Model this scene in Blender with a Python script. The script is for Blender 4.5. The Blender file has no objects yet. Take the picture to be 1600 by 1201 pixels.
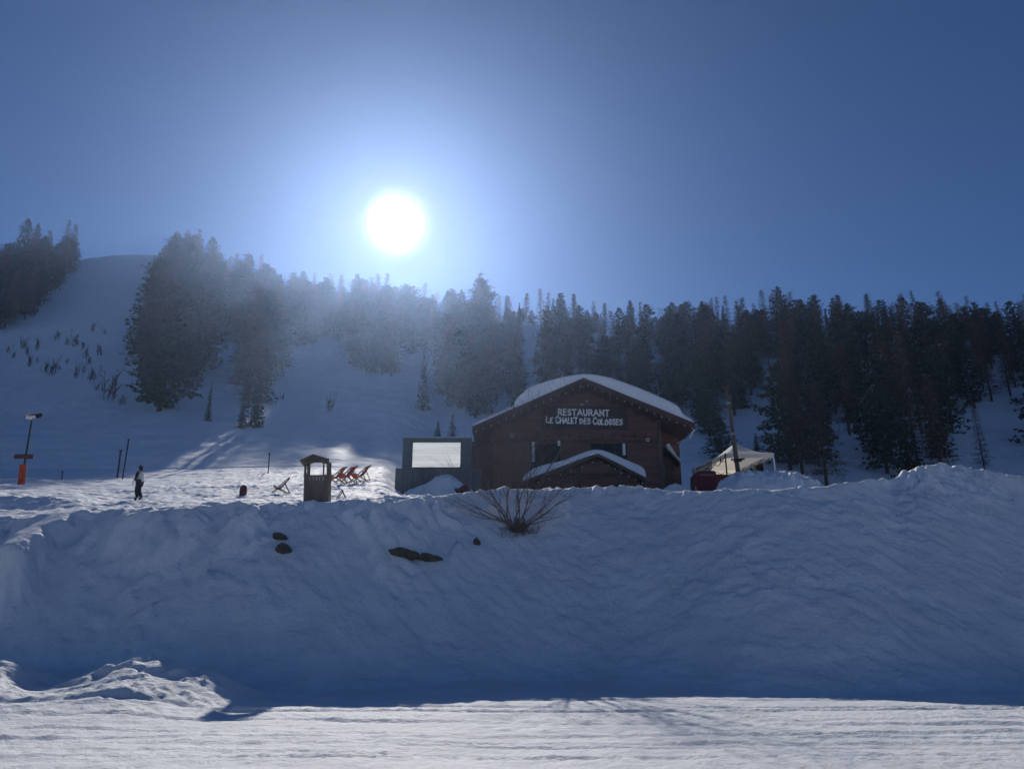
import bpy, bmesh, math, random
import numpy as np
from mathutils import Vector, Matrix

random.seed(11)
SC = bpy.context.scene
COL = SC.collection

# ------------------------------------------------------------------ camera, light, exposure
F_PX, PITCH, EYE = 1200.0, math.radians(17.0), 1.6
cam_data = bpy.data.cameras.new("camera")
cam_data.sensor_width = 36.0
cam_data.lens = 36.0 * F_PX / 1600.0
cam_data.clip_start, cam_data.clip_end = 0.1, 6000.0
cam = bpy.data.objects.new("camera", cam_data)
cam.location = (0, 0, EYE)
cam.rotation_euler = (math.radians(90) + PITCH, 0, 0)
COL.objects.link(cam)
SC.camera = cam

SUN_EL, SUN_AZ = math.radians(28.5), math.radians(-9.6)      # azimuth from +Y, negative = to the left
SUN_DIR = Vector((math.sin(SUN_AZ) * math.cos(SUN_EL), math.cos(SUN_AZ) * math.cos(SUN_EL), math.sin(SUN_EL)))

world = bpy.data.worlds.new("World")
SC.world = world
world.use_nodes = True
wn, wl = world.node_tree.nodes, world.node_tree.links
wn.clear()
w_out = wn.new("ShaderNodeOutputWorld")
w_sky = wn.new("ShaderNodeTexSky")
w_sky.sky_type = 'NISHITA'
w_sky.sun_disc = False
w_sky.sun_elevation = SUN_EL
w_sky.sun_rotation = SUN_AZ
w_sky.altitude = 2200
w_sky.air_density = 1.0
w_sky.dust_density = 0.0
w_sky.ozone_density = 10.0
w_bg = wn.new("ShaderNodeBackground")
w_bg.inputs["Strength"].default_value = 0.048
wl.new(w_sky.outputs[0], w_bg.inputs["Color"])
# the sun's own disc and the aureole that the bright air makes round it
w_geo = wn.new("ShaderNodeTexCoord")
w_nrm = wn.new("ShaderNodeVectorMath"); w_nrm.operation = 'NORMALIZE'
wl.new(w_geo.outputs["Generated"], w_nrm.inputs[0])
w_dot = wn.new("ShaderNodeVectorMath"); w_dot.operation = 'DOT_PRODUCT'
w_dot.inputs[1].default_value = SUN_DIR
wl.new(w_nrm.outputs[0], w_dot.inputs[0])
w_ang = wn.new("ShaderNodeMath"); w_ang.operation = 'ARCCOSINE'; w_ang.use_clamp = False
w_min = wn.new("ShaderNodeMath"); w_min.operation = 'MINIMUM'; w_min.inputs[1].default_value = 0.9999999
wl.new(w_dot.outputs["Value"], w_min.inputs[0])
wl.new(w_min.outputs[0], w_ang.inputs[0])


def w_lobe(width_deg, power, strength, colour):
    d = wn.new("ShaderNodeMath"); d.operation = 'DIVIDE'; d.inputs[1].default_value = math.radians(width_deg)
    wl.new(w_ang.outputs[0], d.inputs[0])
    p = wn.new("ShaderNodeMath"); p.operation = 'POWER'; p.inputs[1].default_value = power
    wl.new(d.outputs[0], p.inputs[0])
    n = wn.new("ShaderNodeMath"); n.operation = 'MULTIPLY'; n.inputs[1].default_value = -1.0
    wl.new(p.outputs[0], n.inputs[0])
    e = wn.new("ShaderNodeMath"); e.operation = 'EXPONENT'
    wl.new(n.outputs[0], e.inputs[0])
    s = wn.new("ShaderNodeMath"); s.operation = 'MULTIPLY'; s.inputs[1].default_value = strength
    wl.new(e.outputs[0], s.inputs[0])
    b = wn.new("ShaderNodeBackground"); b.inputs["Color"].default_value = (*colour, 1)
    wl.new(s.outputs[0], b.inputs["Strength"])
    return b


shaders = [w_bg, w_lobe(0.58, 1.2, 28.0, (1.0, 0.98, 0.95)), w_lobe(2.2, 1.0, 0.3, (0.86, 0.90, 1.0)),
           w_lobe(16.0, 1.0, 0.03, (0.50, 0.66, 1.0))]
acc = shaders[0].outputs[0]
for sh in shaders[1:]:
    add = wn.new("ShaderNodeAddShader")
    wl.new(acc, add.inputs[0]); wl.new(sh.outputs[0], add.inputs[1])
    acc = add.outputs[0]
wl.new(acc, w_out.inputs["Surface"])

sun_data = bpy.data.lights.new("sun", 'SUN')
sun_data.energy = 3.45
sun_data.angle = math.radians(0.53)
sun_data.color = (1.0, 0.95, 0.88)
sun = bpy.data.objects.new("sun", sun_data)
sun.rotation_euler = SUN_DIR.to_track_quat('Z', 'Y').to_euler()
sun.location = (0, 0, 400)
COL.objects.link(sun)

SC.view_settings.view_transform = 'Standard'
SC.view_settings.look = 'None'
SC.view_settings.exposure = 0.14
SC.view_settings.gamma = 1.0
SC.view_settings.use_curve_mapping = False
SC.cycles.max_bounces = 6
SC.cycles.diffuse_bounces = 3
SC.cycles.volume_bounces = 0
SC.cycles.use_denoising = True

# ------------------------------------------------------------------ helpers
CP, SP = math.cos(PITCH), math.sin(PITCH)


def P(px, py, y):
    """The place, at depth y, that the photograph shows at pixel (px, py)."""
    u, v = px - 800.0, 600.5 - py
    k = y / (F_PX * CP - v * SP)
    return Vector((u * k, y, EYE + (F_PX * SP + v * CP) * k))


def tag(o, label=None, cat=None, group=None, kind=None):
    for k, v in (("label", label), ("category", cat), ("group", group), ("kind", kind)):
        if v:
            o[k] = v
    return o


def thing(name, label, cat, loc=(0, 0, 0), group=None):
    o = bpy.data.objects.new(name, None)
    o.empty_display_size = 0.3
    o.location = loc
    COL.objects.link(o)
    return tag(o, label, cat, group)


class MB:
    """Collects boxes, bars, prisms and tubes given in world coordinates."""

    def __init__(self):
        self.v, self.f = [], []

    def add(self, vs, fs):
        n = len(self.v)
        self.v += [tuple(p) for p in vs]
        self.f += [tuple(i + n for i in q) for q in fs]
        return self

    def box(self, a, b):
        x0, x1 = sorted((a[0], b[0])); y0, y1 = sorted((a[1], b[1])); z0, z1 = sorted((a[2], b[2]))
        return self.add([(x0, y0, z0), (x1, y0, z0), (x1, y1, z0), (x0, y1, z0), (x0, y0, z1), (x1, y0, z1), (x1, y1, z1), (x0, y1, z1)],
                        [(0, 3, 2, 1), (4, 5, 6, 7), (0, 1, 5, 4), (1, 2, 6, 5), (2, 3, 7, 6), (3, 0, 4, 7)])

    def tube(self, pts, rad, n=6, caps=True):
        pts = [Vector(p) for p in pts]
        if not isinstance(rad, (list, tuple)):
            rad = [rad] * len(pts)
        vs, fs = [], []
        for i, p in enumerate(pts):
            d = (pts[min(i + 1, len(pts) - 1)] - pts[max(i - 1, 0)]).normalized()
            a = d.orthogonal().normalized() if i == 0 else (a - d * a.dot(d)).normalized()
            b = d.cross(a)
            for k in range(n):
                t = 2 * math.pi * k / n
                vs.append(p + (a * math.cos(t) + b * math.sin(t)) * rad[i])
        for i in range(len(pts) - 1):
            for k in range(n):
                k2 = (k + 1) % n
                fs.append((i * n + k, i * n + k2, (i + 1) * n + k2, (i + 1) * n + k))
        if caps:
            fs.append(tuple(reversed(range(n))))
            fs.append(tuple(range((len(pts) - 1) * n, len(pts) * n)))
        return self.add(vs, fs)

    def beam(self, a, b, w, h, up=(0, 0, 1)):
        """A square timber from a to b, w wide, h high."""
        a, b = Vector(a), Vector(b)
        d = (b - a).normalized()
        s = d.cross(Vector(up))
        if s.length < 1e-4:
            s = d.cross(Vector((0, 1, 0)))
        s.normalize()
        u = s.cross(d)
        vs = []
        for p in (a, b):
            for i, j in ((-1, -1), (1, -1), (1, 1), (-1, 1)):
                vs.append(p + s * (i * w / 2) + u * (j * h / 2))
        return self.add(vs, [(3, 2, 1, 0), (4, 5, 6, 7), (0, 1, 5, 4), (1, 2, 6, 5), (2, 3, 7, 6), (3, 0, 4, 7)])

    def prism(self, prof, y0, y1):
        """Profile [(x, z)...] pushed from y0 to y1."""
        n = len(prof)
        vs = [(x, y0, z) for x, z in prof] + [(x, y1, z) for x, z in prof]
        fs = [tuple(range(n)), tuple(reversed(range(n, 2 * n)))]
        for i in range(n):
            j = (i + 1) % n
            fs.append((i, i + n, j + n, j))
        return self.add(vs, fs)

    def build(self, name, material, parent=None, smooth=False, bevel=0.0, fix=True):
        me = bpy.data.meshes.new(name)
        off = Vector(parent.matrix_basis.translation) if parent else Vector((0, 0, 0))
        if parent is not None and parent.parent is not None:
            off = off + Vector(parent.parent.matrix_basis.translation)
        me.from_pydata([tuple(Vector(p) - off) for p in self.v], [], self.f)
        if fix or bevel:
            bm = bmesh.new(); bm.from_mesh(me)
            if bevel:
                bmesh.ops.bevel(bm, geom=list(bm.edges), offset=bevel, segments=1, affect='EDGES', clamp_overlap=True)
            bmesh.ops.recalc_face_normals(bm, faces=list(bm.faces))
            bm.to_mesh(me); bm.free()
        if smooth:
            me.polygons.foreach_set("use_smooth", [True] * len(me.polygons))
        if material: me.materials.append(material)
        o = bpy.data.objects.new(name, me)
        COL.objects.link(o)
        if parent:
            o.parent = parent
        return o


def children(o):
    return [c for c in COL.objects if c.parent == o]


# ------------------------------------------------------------------ materials
def material(name, colour, rough=0.8, var=0.25, scale=3.0, bump=0.0, bump_scale=20.0, stretch=(1, 1, 1), metallic=0.0, per_object=0.0, spec=0.3):
    m = bpy.data.materials.new(name)
    m.use_nodes = True
    nt = m.node_tree
    b = nt.nodes["Principled BSDF"]
    b.inputs["Roughness"].default_value = rough
    b.inputs["Metallic"].default_value = metallic
    b.inputs["Specular IOR Level"].default_value = spec
    tc = nt.nodes.new("ShaderNodeTexCoord")
    mp = nt.nodes.new("ShaderNodeMapping")
    mp.inputs["Scale"].default_value = stretch
    nt.links.new(tc.outputs["Object"], mp.inputs["Vector"])
    nz = nt.nodes.new("ShaderNodeTexNoise")
    nz.inputs["Scale"].default_value = scale
    nz.inputs["Detail"].default_value = 6
    nt.links.new(mp.outputs[0], nz.inputs["Vector"])
    mr = nt.nodes.new("ShaderNodeMapRange")
    mr.inputs["From Min"].default_value, mr.inputs["From Max"].default_value = 0.3, 0.7
    mr.inputs["To Min"].default_value, mr.inputs["To Max"].default_value = 1 - var, 1 + var
    nt.links.new(nz.outputs["Fac"], mr.inputs["Value"])
    fac = mr.outputs[0]
    if per_object:
        oi = nt.nodes.new("ShaderNodeObjectInfo")
        m2 = nt.nodes.new("ShaderNodeMapRange")
        m2.inputs["To Min"].default_value, m2.inputs["To Max"].default_value = 1 - per_object, 1 + per_object
        nt.links.new(oi.outputs["Random"], m2.inputs["Value"])
        mu = nt.nodes.new("ShaderNodeMath"); mu.operation = 'MULTIPLY'
        nt.links.new(fac, mu.inputs[0]); nt.links.new(m2.outputs[0], mu.inputs[1])
        fac = mu.outputs[0]
    mx = nt.nodes.new("ShaderNodeVectorMath"); mx.operation = 'SCALE'
    mx.inputs[0].default_value = colour
    nt.links.new(fac, mx.inputs["Scale"])
    nt.links.new(mx.outputs[0], b.inputs["Base Color"])
    if bump:
        n2 = nt.nodes.new("ShaderNodeTexNoise")
        n2.inputs["Scale"].default_value = bump_scale
        n2.inputs["Detail"].default_value = 5
        nt.links.new(mp.outputs[0], n2.inputs["Vector"])
        bp = nt.nodes.new("ShaderNodeBump")
        bp.inputs["Distance"].default_value = bump
        bp.inputs["Strength"].default_value = 1.0
        nt.links.new(n2.outputs["Fac"], bp.inputs["Height"])
        nt.links.new(bp.outputs[0], b.inputs["Normal"])
    return m


def snow_material(name, fine=0.006, coarse=0.02, scale=9.0, stretch=(1, 1, 1), colour=(0.80, 0.83, 0.87)):
    """Packed snow: bright, rough, with grains and small clods as relief."""
    m = bpy.data.materials.new(name)
    m.use_nodes = True
    nt = m.node_tree
    b = nt.nodes["Principled BSDF"]
    b.inputs["Roughness"].default_value = 0.75
    b.inputs["Specular IOR Level"].default_value = 0.12
    tc = nt.nodes.new("ShaderNodeTexCoord")
    mp = nt.nodes.new("ShaderNodeMapping"); mp.inputs["Scale"].default_value = stretch
    nt.links.new(tc.outputs["Object"], mp.inputs["Vector"])
    n1 = nt.nodes.new("ShaderNodeTexNoise"); n1.inputs["Scale"].default_value = scale; n1.inputs["Detail"].default_value = 6; n1.inputs["Roughness"].default_value = 0.6
    n2 = nt.nodes.new("ShaderNodeTexNoise"); n2.inputs["Scale"].default_value = scale * 0.13; n2.inputs["Detail"].default_value = 5
    n3 = nt.nodes.new("ShaderNodeTexNoise"); n3.inputs["Scale"].default_value = 0.7; n3.inputs["Detail"].default_value = 6
    for n in (n1, n2):
        nt.links.new(mp.outputs[0], n.inputs["Vector"])
    nt.links.new(tc.outputs["Object"], n3.inputs["Vector"])
    b1 = nt.nodes.new("ShaderNodeBump"); b1.inputs["Distance"].default_value = fine
    b2 = nt.nodes.new("ShaderNodeBump"); b2.inputs["Distance"].default_value = coarse
    nt.links.new(n2.outputs["Fac"], b2.inputs["Height"])
    nt.links.new(n1.outputs["Fac"], b1.inputs["Height"])
    nt.links.new(b2.outputs[0], b1.inputs["Normal"])
    nt.links.new(b1.outputs[0], b.inputs["Normal"])
    mr = nt.nodes.new("ShaderNodeMapRange")
    mr.inputs["From Min"].default_value, mr.inputs["From Max"].default_value = 0.3, 0.7
    mr.inputs["To Min"].default_value, mr.inputs["To Max"].default_value = 0.93, 1.04
    nt.links.new(n3.outputs["Fac"], mr.inputs["Value"])
    sc = nt.nodes.new("ShaderNodeVectorMath"); sc.operation = 'SCALE'; sc.inputs[0].default_value = colour
    nt.links.new(mr.outputs[0], sc.inputs["Scale"])
    nt.links.new(sc.outputs[0], b.inputs["Base Color"])
    return m


M = {}
M['snow_field'] = snow_material("groomed_snow", 0.030, 0.045, 13.0, (0.9, 1, 1), (0.78, 0.80, 0.83))
M['snow_bank'] = snow_material("banked_snow", 0.040, 0.12, 8.0, (1, 1, 1), (0.85, 0.87, 0.90))
M['snow_slope'] = snow_material("piste_snow", 0.03, 0.25, 4.0, (1, 1, 1), (0.86, 0.88, 0.92))
M['snow_roof'] = snow_material("roof_snow", 0.006, 0.06, 6.0, (1, .4, 1))

# ------------------------------------------------------------------ noise
def _hash(xi, yi, seed):
    h = (xi * 374761393 + yi * 668265263 + seed * 974634777) & 0xFFFFFFFF
    h = ((h ^ (h >> 13)) * 1274126177) & 0xFFFFFFFF
    return ((h ^ (h >> 16)) & 0xFFFFFFFF) / 4294967295.0


def vnoise(x, y, seed=0):
    xf, yf = np.floor(x), np.floor(y)
    xi, yi = xf.astype(np.int64) & 0xFFFFF, yf.astype(np.int64) & 0xFFFFF
    u, v = x - xf, y - yf
    u, v = u * u * u * (u * (u * 6 - 15) + 10), v * v * v * (v * (v * 6 - 15) + 10)
    x1, y1 = (xi + 1) & 0xFFFFF, (yi + 1) & 0xFFFFF
    a, b, c, d = _hash(xi, yi, seed), _hash(x1, yi, seed), _hash(xi, y1, seed), _hash(x1, y1, seed)
    return (a + (b - a) * u) * (1 - v) + (c + (d - c) * u) * v


def fbm(x, y, seed=0, octs=4, gain=0.5):
    """-1 .. 1"""
    s, amp, tot = 0.0, 1.0, 0.0
    for o in range(octs):
        c, sn = math.cos(0.6 * o), math.sin(0.6 * o)
        s = s + amp * (2 * vnoise((x * c - y * sn) * 2.03 ** o + 17.3 * o, (x * sn + y * c) * 2.03 ** o - 9.1 * o, seed + o) - 1)
        tot += amp
        amp *= gain
    return s / tot


def sstep(e0, e1, x):
    t = np.clip((x - e0) / (e1 - e0), 0, 1)
    return t * t * (3 - 2 * t)


# ------------------------------------------------------------------ the lie of the land
def table(rows):
    a = np.array(rows, float)
    return a[:, 0], a[:, 1]


def interp(tb, t, soft=0.0):
    if np.any(soft):                             # rounded, without the kinks of a broken line
        return sum(w * np.interp(t + o * soft, tb[0], tb[1]) for o, w in ((-1, .12), (-.6, .2), (-.2, .18), (.2, .18), (.6, .2), (1, .12)))
    return np.interp(t, tb[0], tb[1])


def z_of(py, y):
    """height at depth y that is seen at row py (array version of P)"""
    v = 600.5 - np.asarray(py, float)
    return EYE + (F_PX * SP + v * CP) * y / (F_PX * CP - v * SP)


CREST_PY = table([(-400, 800), (0, 806), (60, 809), (100, 806), (130, 801), (200, 798), (280, 793), (330, 788), (400, 785), (470, 787), (520, 785),
                  (560, 780), (620, 776), (700, 773), (740, 768), (770, 763), (860, 763), (920, 761), (960, 758), (1000, 761), (1040, 766), (1090, 767),
                  (1120, 765), (1200, 764), (1270, 758), (1340, 752), (1370, 751), (1392, 737), (1412, 728), (1430, 724.5), (1470, 727), (1500, 731), (1540, 740), (1600, 748),
                  (1750, 752), (2200, 756)])
CREST_Y = table([(-400, 26.4), (0, 26.2), (350, 25.4), (500, 25.4), (720, 28.4), (840, 29.5), (950, 30.4), (1060, 27.8), (1150, 26.1), (1300, 25.9), (1430, 27.6), (1600, 28.0), (2200, 28.5)])
BASE_Y = table([(-400, 19.4), (200, 19.4), (420, 18.6), (700, 20.0), (950, 21.0), (1060, 19.2), (1150, 17.8), (1300, 17.6), (1450, 18.2), (1600, 18.4), (2200, 18.8)])
ST = {  # rows at which the plateau left of the chalet is seen, per depth
    32.0: table([(-400, 799), (0, 799), (100, 799), (170, 797), (200, 793), (300, 788), (400, 783.5), (500, 782), (560, 777), (640, 774)]),
    33.6: table([(-400, 771), (0, 771), (100, 773), (150, 777), (180, 785), (210, 791), (300, 786), (400, 781), (500, 779), (560, 774), (640, 772)]),
    38.0: table([(-400, 766), (0, 767), (100, 769), (150, 774), (213, 784), (300, 780), (400, 776), (500, 772), (560, 766), (640, 768)]),
    46.0: table([(-400, 757), (0, 757), (100, 759), (200, 765), (300, 764), (400, 764), (500, 758), (560, 750), (600, 746), (640, 765)]),
    60.0: table([(-400, 741), (0, 741), (100, 743), (200, 746), (300, 744), (400, 742), (500, 740), (560, 733), (620, 729), (640, 745)]),
    70.0: table([(-400, 730), (0, 730), (300, 733), (500, 728), (640, 735)]),
}
FLAT = {32.0: 6.3, 33.6: 6.4, 38.0: 6.9, 46.0: 7.7, 60.0: 8.8, 70.0: 10.5}
RIDGE_PY = table([(-900, 420), (0, 418), (100, 402), (130, 396.5), (165, 394), (200, 394.5), (235, 394), (268, 396), (300, 425), (340, 445), (400, 452), (480, 483), (560, 488),
                  (640, 505), (740, 496), (800, 494), (900, 508), (1000, 522), (1100, 524), (1200, 514), (1300, 510), (1400, 518), (1500, 526), (1600, 524), (2400, 530)])
RIDGE_Y = table([(-900, 300), (0, 315), (300, 325), (560, 320), (680, 280), (800, 225), (1000, 180), (1300, 155), (1600, 150), (2400, 150)])
RUTS = []
for i in range(15):
    RUTS.append((random.uniform(9.5, 19.0), random.uniform(-0.06, 0.05), random.uniform(-0.0025, 0.0025), random.uniform(.05, .10), random.uniform(.012, .035), random.random() < 0.3))
RUTS += [(12.1, 0.05, .001, .09, .04, False), (13.6, -0.05, .0, .09, .04, False), (15.3, .02, -.001, .08, .05, False), (16.1, -.045, .001, .1, .05, False), (17.3, .015, -.002, .1, .05, False)]


def tpx(x, y):
    return 800.0 + 1148.0 * x / np.maximum(y, 8.0)


def terrain(x, y, detail=True):
    x, y = np.atleast_1d(np.asarray(x, float)), np.atleast_1d(np.asarray(y, float))
    t = tpx(x, y)
    wob = fbm(x * 0.25, y * 0 + 3.3, 5, 3)
    cy = interp(CREST_Y, t, 60) + 0.35 * wob
    by = interp(BASE_Y, t, 60) + 0.5 * fbm(x * 0.3, y * 0 + 1.7, 6, 2)
    cz = z_of(interp(CREST_PY, t), cy)
    q = (y - by) / (cy - by)
    qc = np.clip(q, 0, 1)
    prof = np.where(qc < .22, 1.95 * qc * qc, .0944 + (qc - .22) * (1 - .0944) / .78)
    z = cz * prof
    # the lip: tongues of snow that lean out from the rim before the face drops away
    ext = 0.95 * np.clip(1.3 * fbm(x * .75 + .5 * fbm(x * .8, y * 1.3, 9, 3), y * .35 + 4.2, 8, 4, .6) + .30, .08, 1) * np.where(t < 1010, 1.0, .25 + .5 * sstep(1370, 1400, t))
    over = np.clip((cy - y) / np.maximum(ext, .05), 0, 3)
    lip = cz - .30 * (cy - y) - .75 * np.maximum(cy - y - ext, 0)
    z = np.where(y < cy, np.maximum(z, lip), z)
    # plateau
    ys = sorted(ST)
    zs = []
    for yy in ys:
        zl = z_of(interp(ST[yy], t, 18), yy)
        zs.append(zl + (FLAT[yy] - zl) * sstep(600, 700, t))
    prev_y, prev_z = cy, cz
    zp = cz
    for yy, zz in zip(ys, zs):
        k = np.clip((y - prev_y) / np.maximum(yy - prev_y, .01), 0, 1)
        zp = np.where(y > prev_y, prev_z + (zz - prev_z) * k, zp)
        prev_y, prev_z = np.full_like(y, yy), zz
    z = np.where(y > cy, zp, z)
    # hill
    ry = interp(RIDGE_Y, t, 130)
    zr = z_of(interp(RIDGE_PY, t, 14 + 30 * sstep(280, 420, t)), ry)
    s = np.clip((y - 70.0) / (ry - 70.0), 0, None)
    s1 = np.minimum(s, 1)
    zh = zs[-1] + (zr - zs[-1]) * (.72 * s1 + .28 * s1 * s1) - 0.10 * np.maximum(y - ry, 0) - 1.2 * np.exp(-((s - 1) / .02) ** 2)
    z = np.where(y > 70.0, zh, z)
    if not detail:
        return z
    bank = sstep(-.05, .12, q) * (1 - sstep(1.0, 1.03, q))
    near = (y < 75)
    front = 1 - sstep(-.02, .15, q)
    # soft lumps, drawn out obliquely down the bank
    a, b = x * .80 - y * .45, x * .45 + y * .80
    lump = fbm(a * .9, b * 1.6, 21, 4, .55)
    lump2 = fbm(a * 3.1, b * 5.2, 31, 3, .6) * (.4 + 1.1 * vnoise(x * .6, y * .8, 33))
    big = fbm(x * .28, y * .35, 41, 2)
    z = z + bank * (.095 * lump + .075 * lump2 + .18 * big * np.minimum(1, 3 * (1 - qc)))
    # chunks broken out along the rim
    rim = np.exp(-((q - 1.0) / .05) ** 2)
    chunk = np.abs(fbm(x * 1.6, y * 1.9, 51, 4, .6))
    z = z + rim * (.26 * chunk - .06) * np.where(t < 1060, 1.0, .45)
    cr = sstep(1360, 1400, t) * (1 - sstep(1500, 1600, t)) * sstep(.72, .9, q) * (1 - sstep(1.05, 1.3, q))
    z = z + cr * .16 * (np.abs(fbm(x * 2.2, y * 2.2, 57, 4, .62)) * 2 - .5)
    # two spurs of piled snow at the left end of the bank, and lumps lit on the face
    for xc_, w_, yend, sl in ((-14.85, .75, 22.3, .37), (-17.6, 1.0, 22.8, .37)):
        nzs = fbm(x * 1.3, y * 1.6, 63, 4, .6)
        xs_ = xc_ - .17 * (y - 24.0) + .07 * np.sin(y * 2.9 + xc_) + .16 * nzs
        ridge = cz + .04 - sl * (cy - y) + .05 * np.abs(fbm(x * 3.0, y * 3.0, 66, 3, .6))
        k = np.exp(-(np.abs(x - xs_) / w_) ** 4) * sstep(yend - .5, yend + .5, y + .5 * nzs) * (1 - sstep(-.2, .6, y - cy))
        z = z + (ridge - z) * k
    # the trampled apron at the left foot of the bank
    apr = np.exp(-((y - 17.5) / np.where(y < 17.5, 2.9, 1.2)) ** 2) * (1 - sstep(-6.6, -5.0, x)) * (1 - .6 * sstep(-13, -17, x))
    z = z + apr * (.40 + .20 * fbm(x * .7, y * .9, 71, 4, .6) + .16 * np.abs(fbm(x * 1.9, y * 2.4, 73, 4, .65)))
    z = z + .34 * np.exp(-((x + 10.6) / .7) ** 2 - ((y - 17.3) / 1.5) ** 2) + .30 * np.exp(-((x + 7.7) / .8) ** 2 - ((y - 17.1) / 1.5) ** 2) - .22 * np.exp(-((x + 9.5) / .6) ** 2 - ((y - 17.3) / 1.4) ** 2)
    # groomed foreground with ruts and tread marks
    fl = front * (y < 24) * (y > 5)
    zf = .05 * fbm(x * .25, y * .35, 81, 3) + .014 * fbm(x * 1.6, y * 1.6, 83, 3, .6) + .022 * fbm(x * 5.5, y * 4.0, 85, 3, .65) * (.35 + vnoise(x * .5, y * .6, 86))
    for y0, k1, k2, w, dep, tread in RUTS:
        yc = y0 + k1 * x + k2 * x * x + .10 * fbm(x * .35, x * 0 + y0, 87, 2)
        d = (y - yc)
        amp = 1.15 * dep * (0.55 + .45 * fbm(x * .5, x * 0 + y0 * 3, 88, 2))
        if tread:
            zf = zf + amp * .9 * np.exp(-(d / .28) ** 2) * np.sin((x + d * .9) * 2 * math.pi / .34)
        else:
            zf = zf - amp * np.exp(-(d / w) ** 2) + amp * .5 * np.exp(-((d - 2.2 * w) / w) ** 2)
    z = z + fl * zf
    # churned snow on the plateau
    pl = sstep(1.03, 1.12, q) * (1 - sstep(66, 72, y)) * (y < 75)
    z = z + pl * (.17 * fbm(x * .55, y * .35, 91, 4, .6) + .14 * np.abs(fbm(x * 1.7, y * 1.1, 93, 4, .65)) - .05)
    # the hill: hollows, bumps, ski tracks
    hl = sstep(70, 76, y)
    z = z + hl * (1.1 * fbm(x * .03, y * .03, 101, 3) + .46 * fbm(x * .14, y * .10, 103, 4, .6) + .20 * fbm(x * .5, y * .35, 107, 3))
    return z


def tz(x, y):
    return float(terrain(x, y)[0])


def ground_at(px, py, y0=20.0, y1=340.0):
    """Where the ground is seen at pixel (px, py), searching away from the camera."""
    ys = np.arange(y0, y1, .25)
    u, v = px - 800.0, 600.5 - py
    k = ys / (F_PX * CP - v * SP)
    zr = EYE + (F_PX * SP + v * CP) * k
    zt = terrain(u * k, ys)
    hit = np.nonzero(zt >= zr)[0]
    if not len(hit):
        return None
    i = hit[0]
    return Vector((u * k[i], ys[i], zt[i]))


def sheet(name, xs, ys, pick=None, zoff=None):
    X, Y = np.meshgrid(xs, ys)
    Z = terrain(X.ravel(), Y.ravel()).reshape(X.shape)
    if zoff is not None:
        Z = Z + zoff(X, Y)
    gy, gx = np.gradient(Z, ys, xs)
    N = np.stack((-gx, -gy, np.ones_like(Z)), -1)
    N /= np.linalg.norm(N, axis=-1, keepdims=True)
    V = np.stack((X, Y, Z), -1).reshape(-1, 3)
    N = N.reshape(-1, 3)
    nx, ny = len(xs), len(ys)
    idx = np.arange(nx * ny).reshape(ny, nx)
    quads = np.stack((idx[:-1, :-1], idx[:-1, 1:], idx[1:, 1:], idx[1:, :-1]), -1).reshape(-1, 4)
    out = []
    for nm, mask, mat in (pick(X, Y) if pick else [(name, None, M['snow_slope'])]):
        qd = quads if mask is None else quads[mask]
        used, inv = np.unique(qd, return_inverse=True)
        inv = inv.reshape(-1, 4)
        me = bpy.data.meshes.new(nm)
        me.vertices.add(len(used)); me.vertices.foreach_set("co", V[used].astype(np.float32).ravel())
        me.loops.add(inv.size); me.loops.foreach_set("vertex_index", inv.astype(np.int32).ravel())
        me.polygons.add(len(inv)); me.polygons.foreach_set("loop_start", np.arange(0, inv.size, 4, dtype=np.int32))
        me.polygons.foreach_set("use_smooth", np.ones(len(inv), bool))
        me.update(calc_edges=True)
        me.normals_split_custom_set_from_vertices([tuple(n) for n in N[used]])
        me.materials.append(mat)
        o = bpy.data.objects.new(nm, me)
        COL.objects.link(o)
        o['kind'] = 'structure'
        out.append(o)
    return out


def spaced(lo, hi, step):
    return np.linspace(lo, hi, int(round((hi - lo) / step)) + 1)


def grow(start, end, step, rate):
    out, p = [], start
    while abs(p - start) < abs(end - start):
        step *= rate
        p = p + (step if end > start else -step)
        out.append(p)
    return out


xs_r = list(spaced(23, 60, .3)[1:]) + grow(60, 430, .3, 1.12)
XN = np.array([-a for a in reversed(xs_r)] + list(spaced(-23, 23, .1)) + xs_r)
YN = np.array(list(reversed(grow(6, -330, .08, 1.12))) + list(spaced(6, 18, .075)) + list(spaced(18, 33.8, .085)[1:]) + list(spaced(33.8, 48, .13)[1:]) + list(spaced(48, 70, .3)[1:]))


def pick_near(X, Y):
    xc = ((X[:-1, :-1] + X[1:, 1:]) / 2).ravel(); yc = ((Y[:-1, :-1] + Y[1:, 1:]) / 2).ravel()
    t = tpx(xc, yc)
    by, cy = interp(BASE_Y, t) + .6, interp(CREST_Y, t) + .5
    by = np.where(xc < -5, by + .6, by)
    return [("snow_field", yc < by, M['snow_field']), ("snow_bank", (yc >= by) & (yc < cy), M['snow_bank']), ("snow_plateau", yc >= cy, M['snow_slope'])]


sheet("near", XN, YN, pick_near)
XH = np.array(list(reversed(grow(-300, -520, .9, 1.15))) + list(spaced(-300, 230, .85)) + grow(230, 520, .9, 1.15))
YH = np.array([66.0, 69.0] + list(spaced(70, 345, .8)) + grow(345, 620, .8, 1.15))
sheet("hillside", XH, YH, lambda X, Y: [("hillside", None, M['snow_slope'])], lambda X, Y: np.where(Y < 69.5, -.7, 0.0))
# ------------------------------------------------------------------ trees
M['bark'] = material("conifer_bark", (0.075, 0.055, 0.042), .9, .3, 4, .02, 14, (1, 1, .3))
M['needle'] = material("dark_pine_needles", (0.030, 0.046, 0.030), .85, .35, 1.2, per_object=.3)
M['larch'] = material("bare_larch_twigs", (0.092, 0.060, 0.046), .9, .3, 1.0, per_object=.3)
M['spruce'] = material("spruce_needles", (0.028, 0.042, 0.034), .85, .35, 1.4, per_object=.25)


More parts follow.
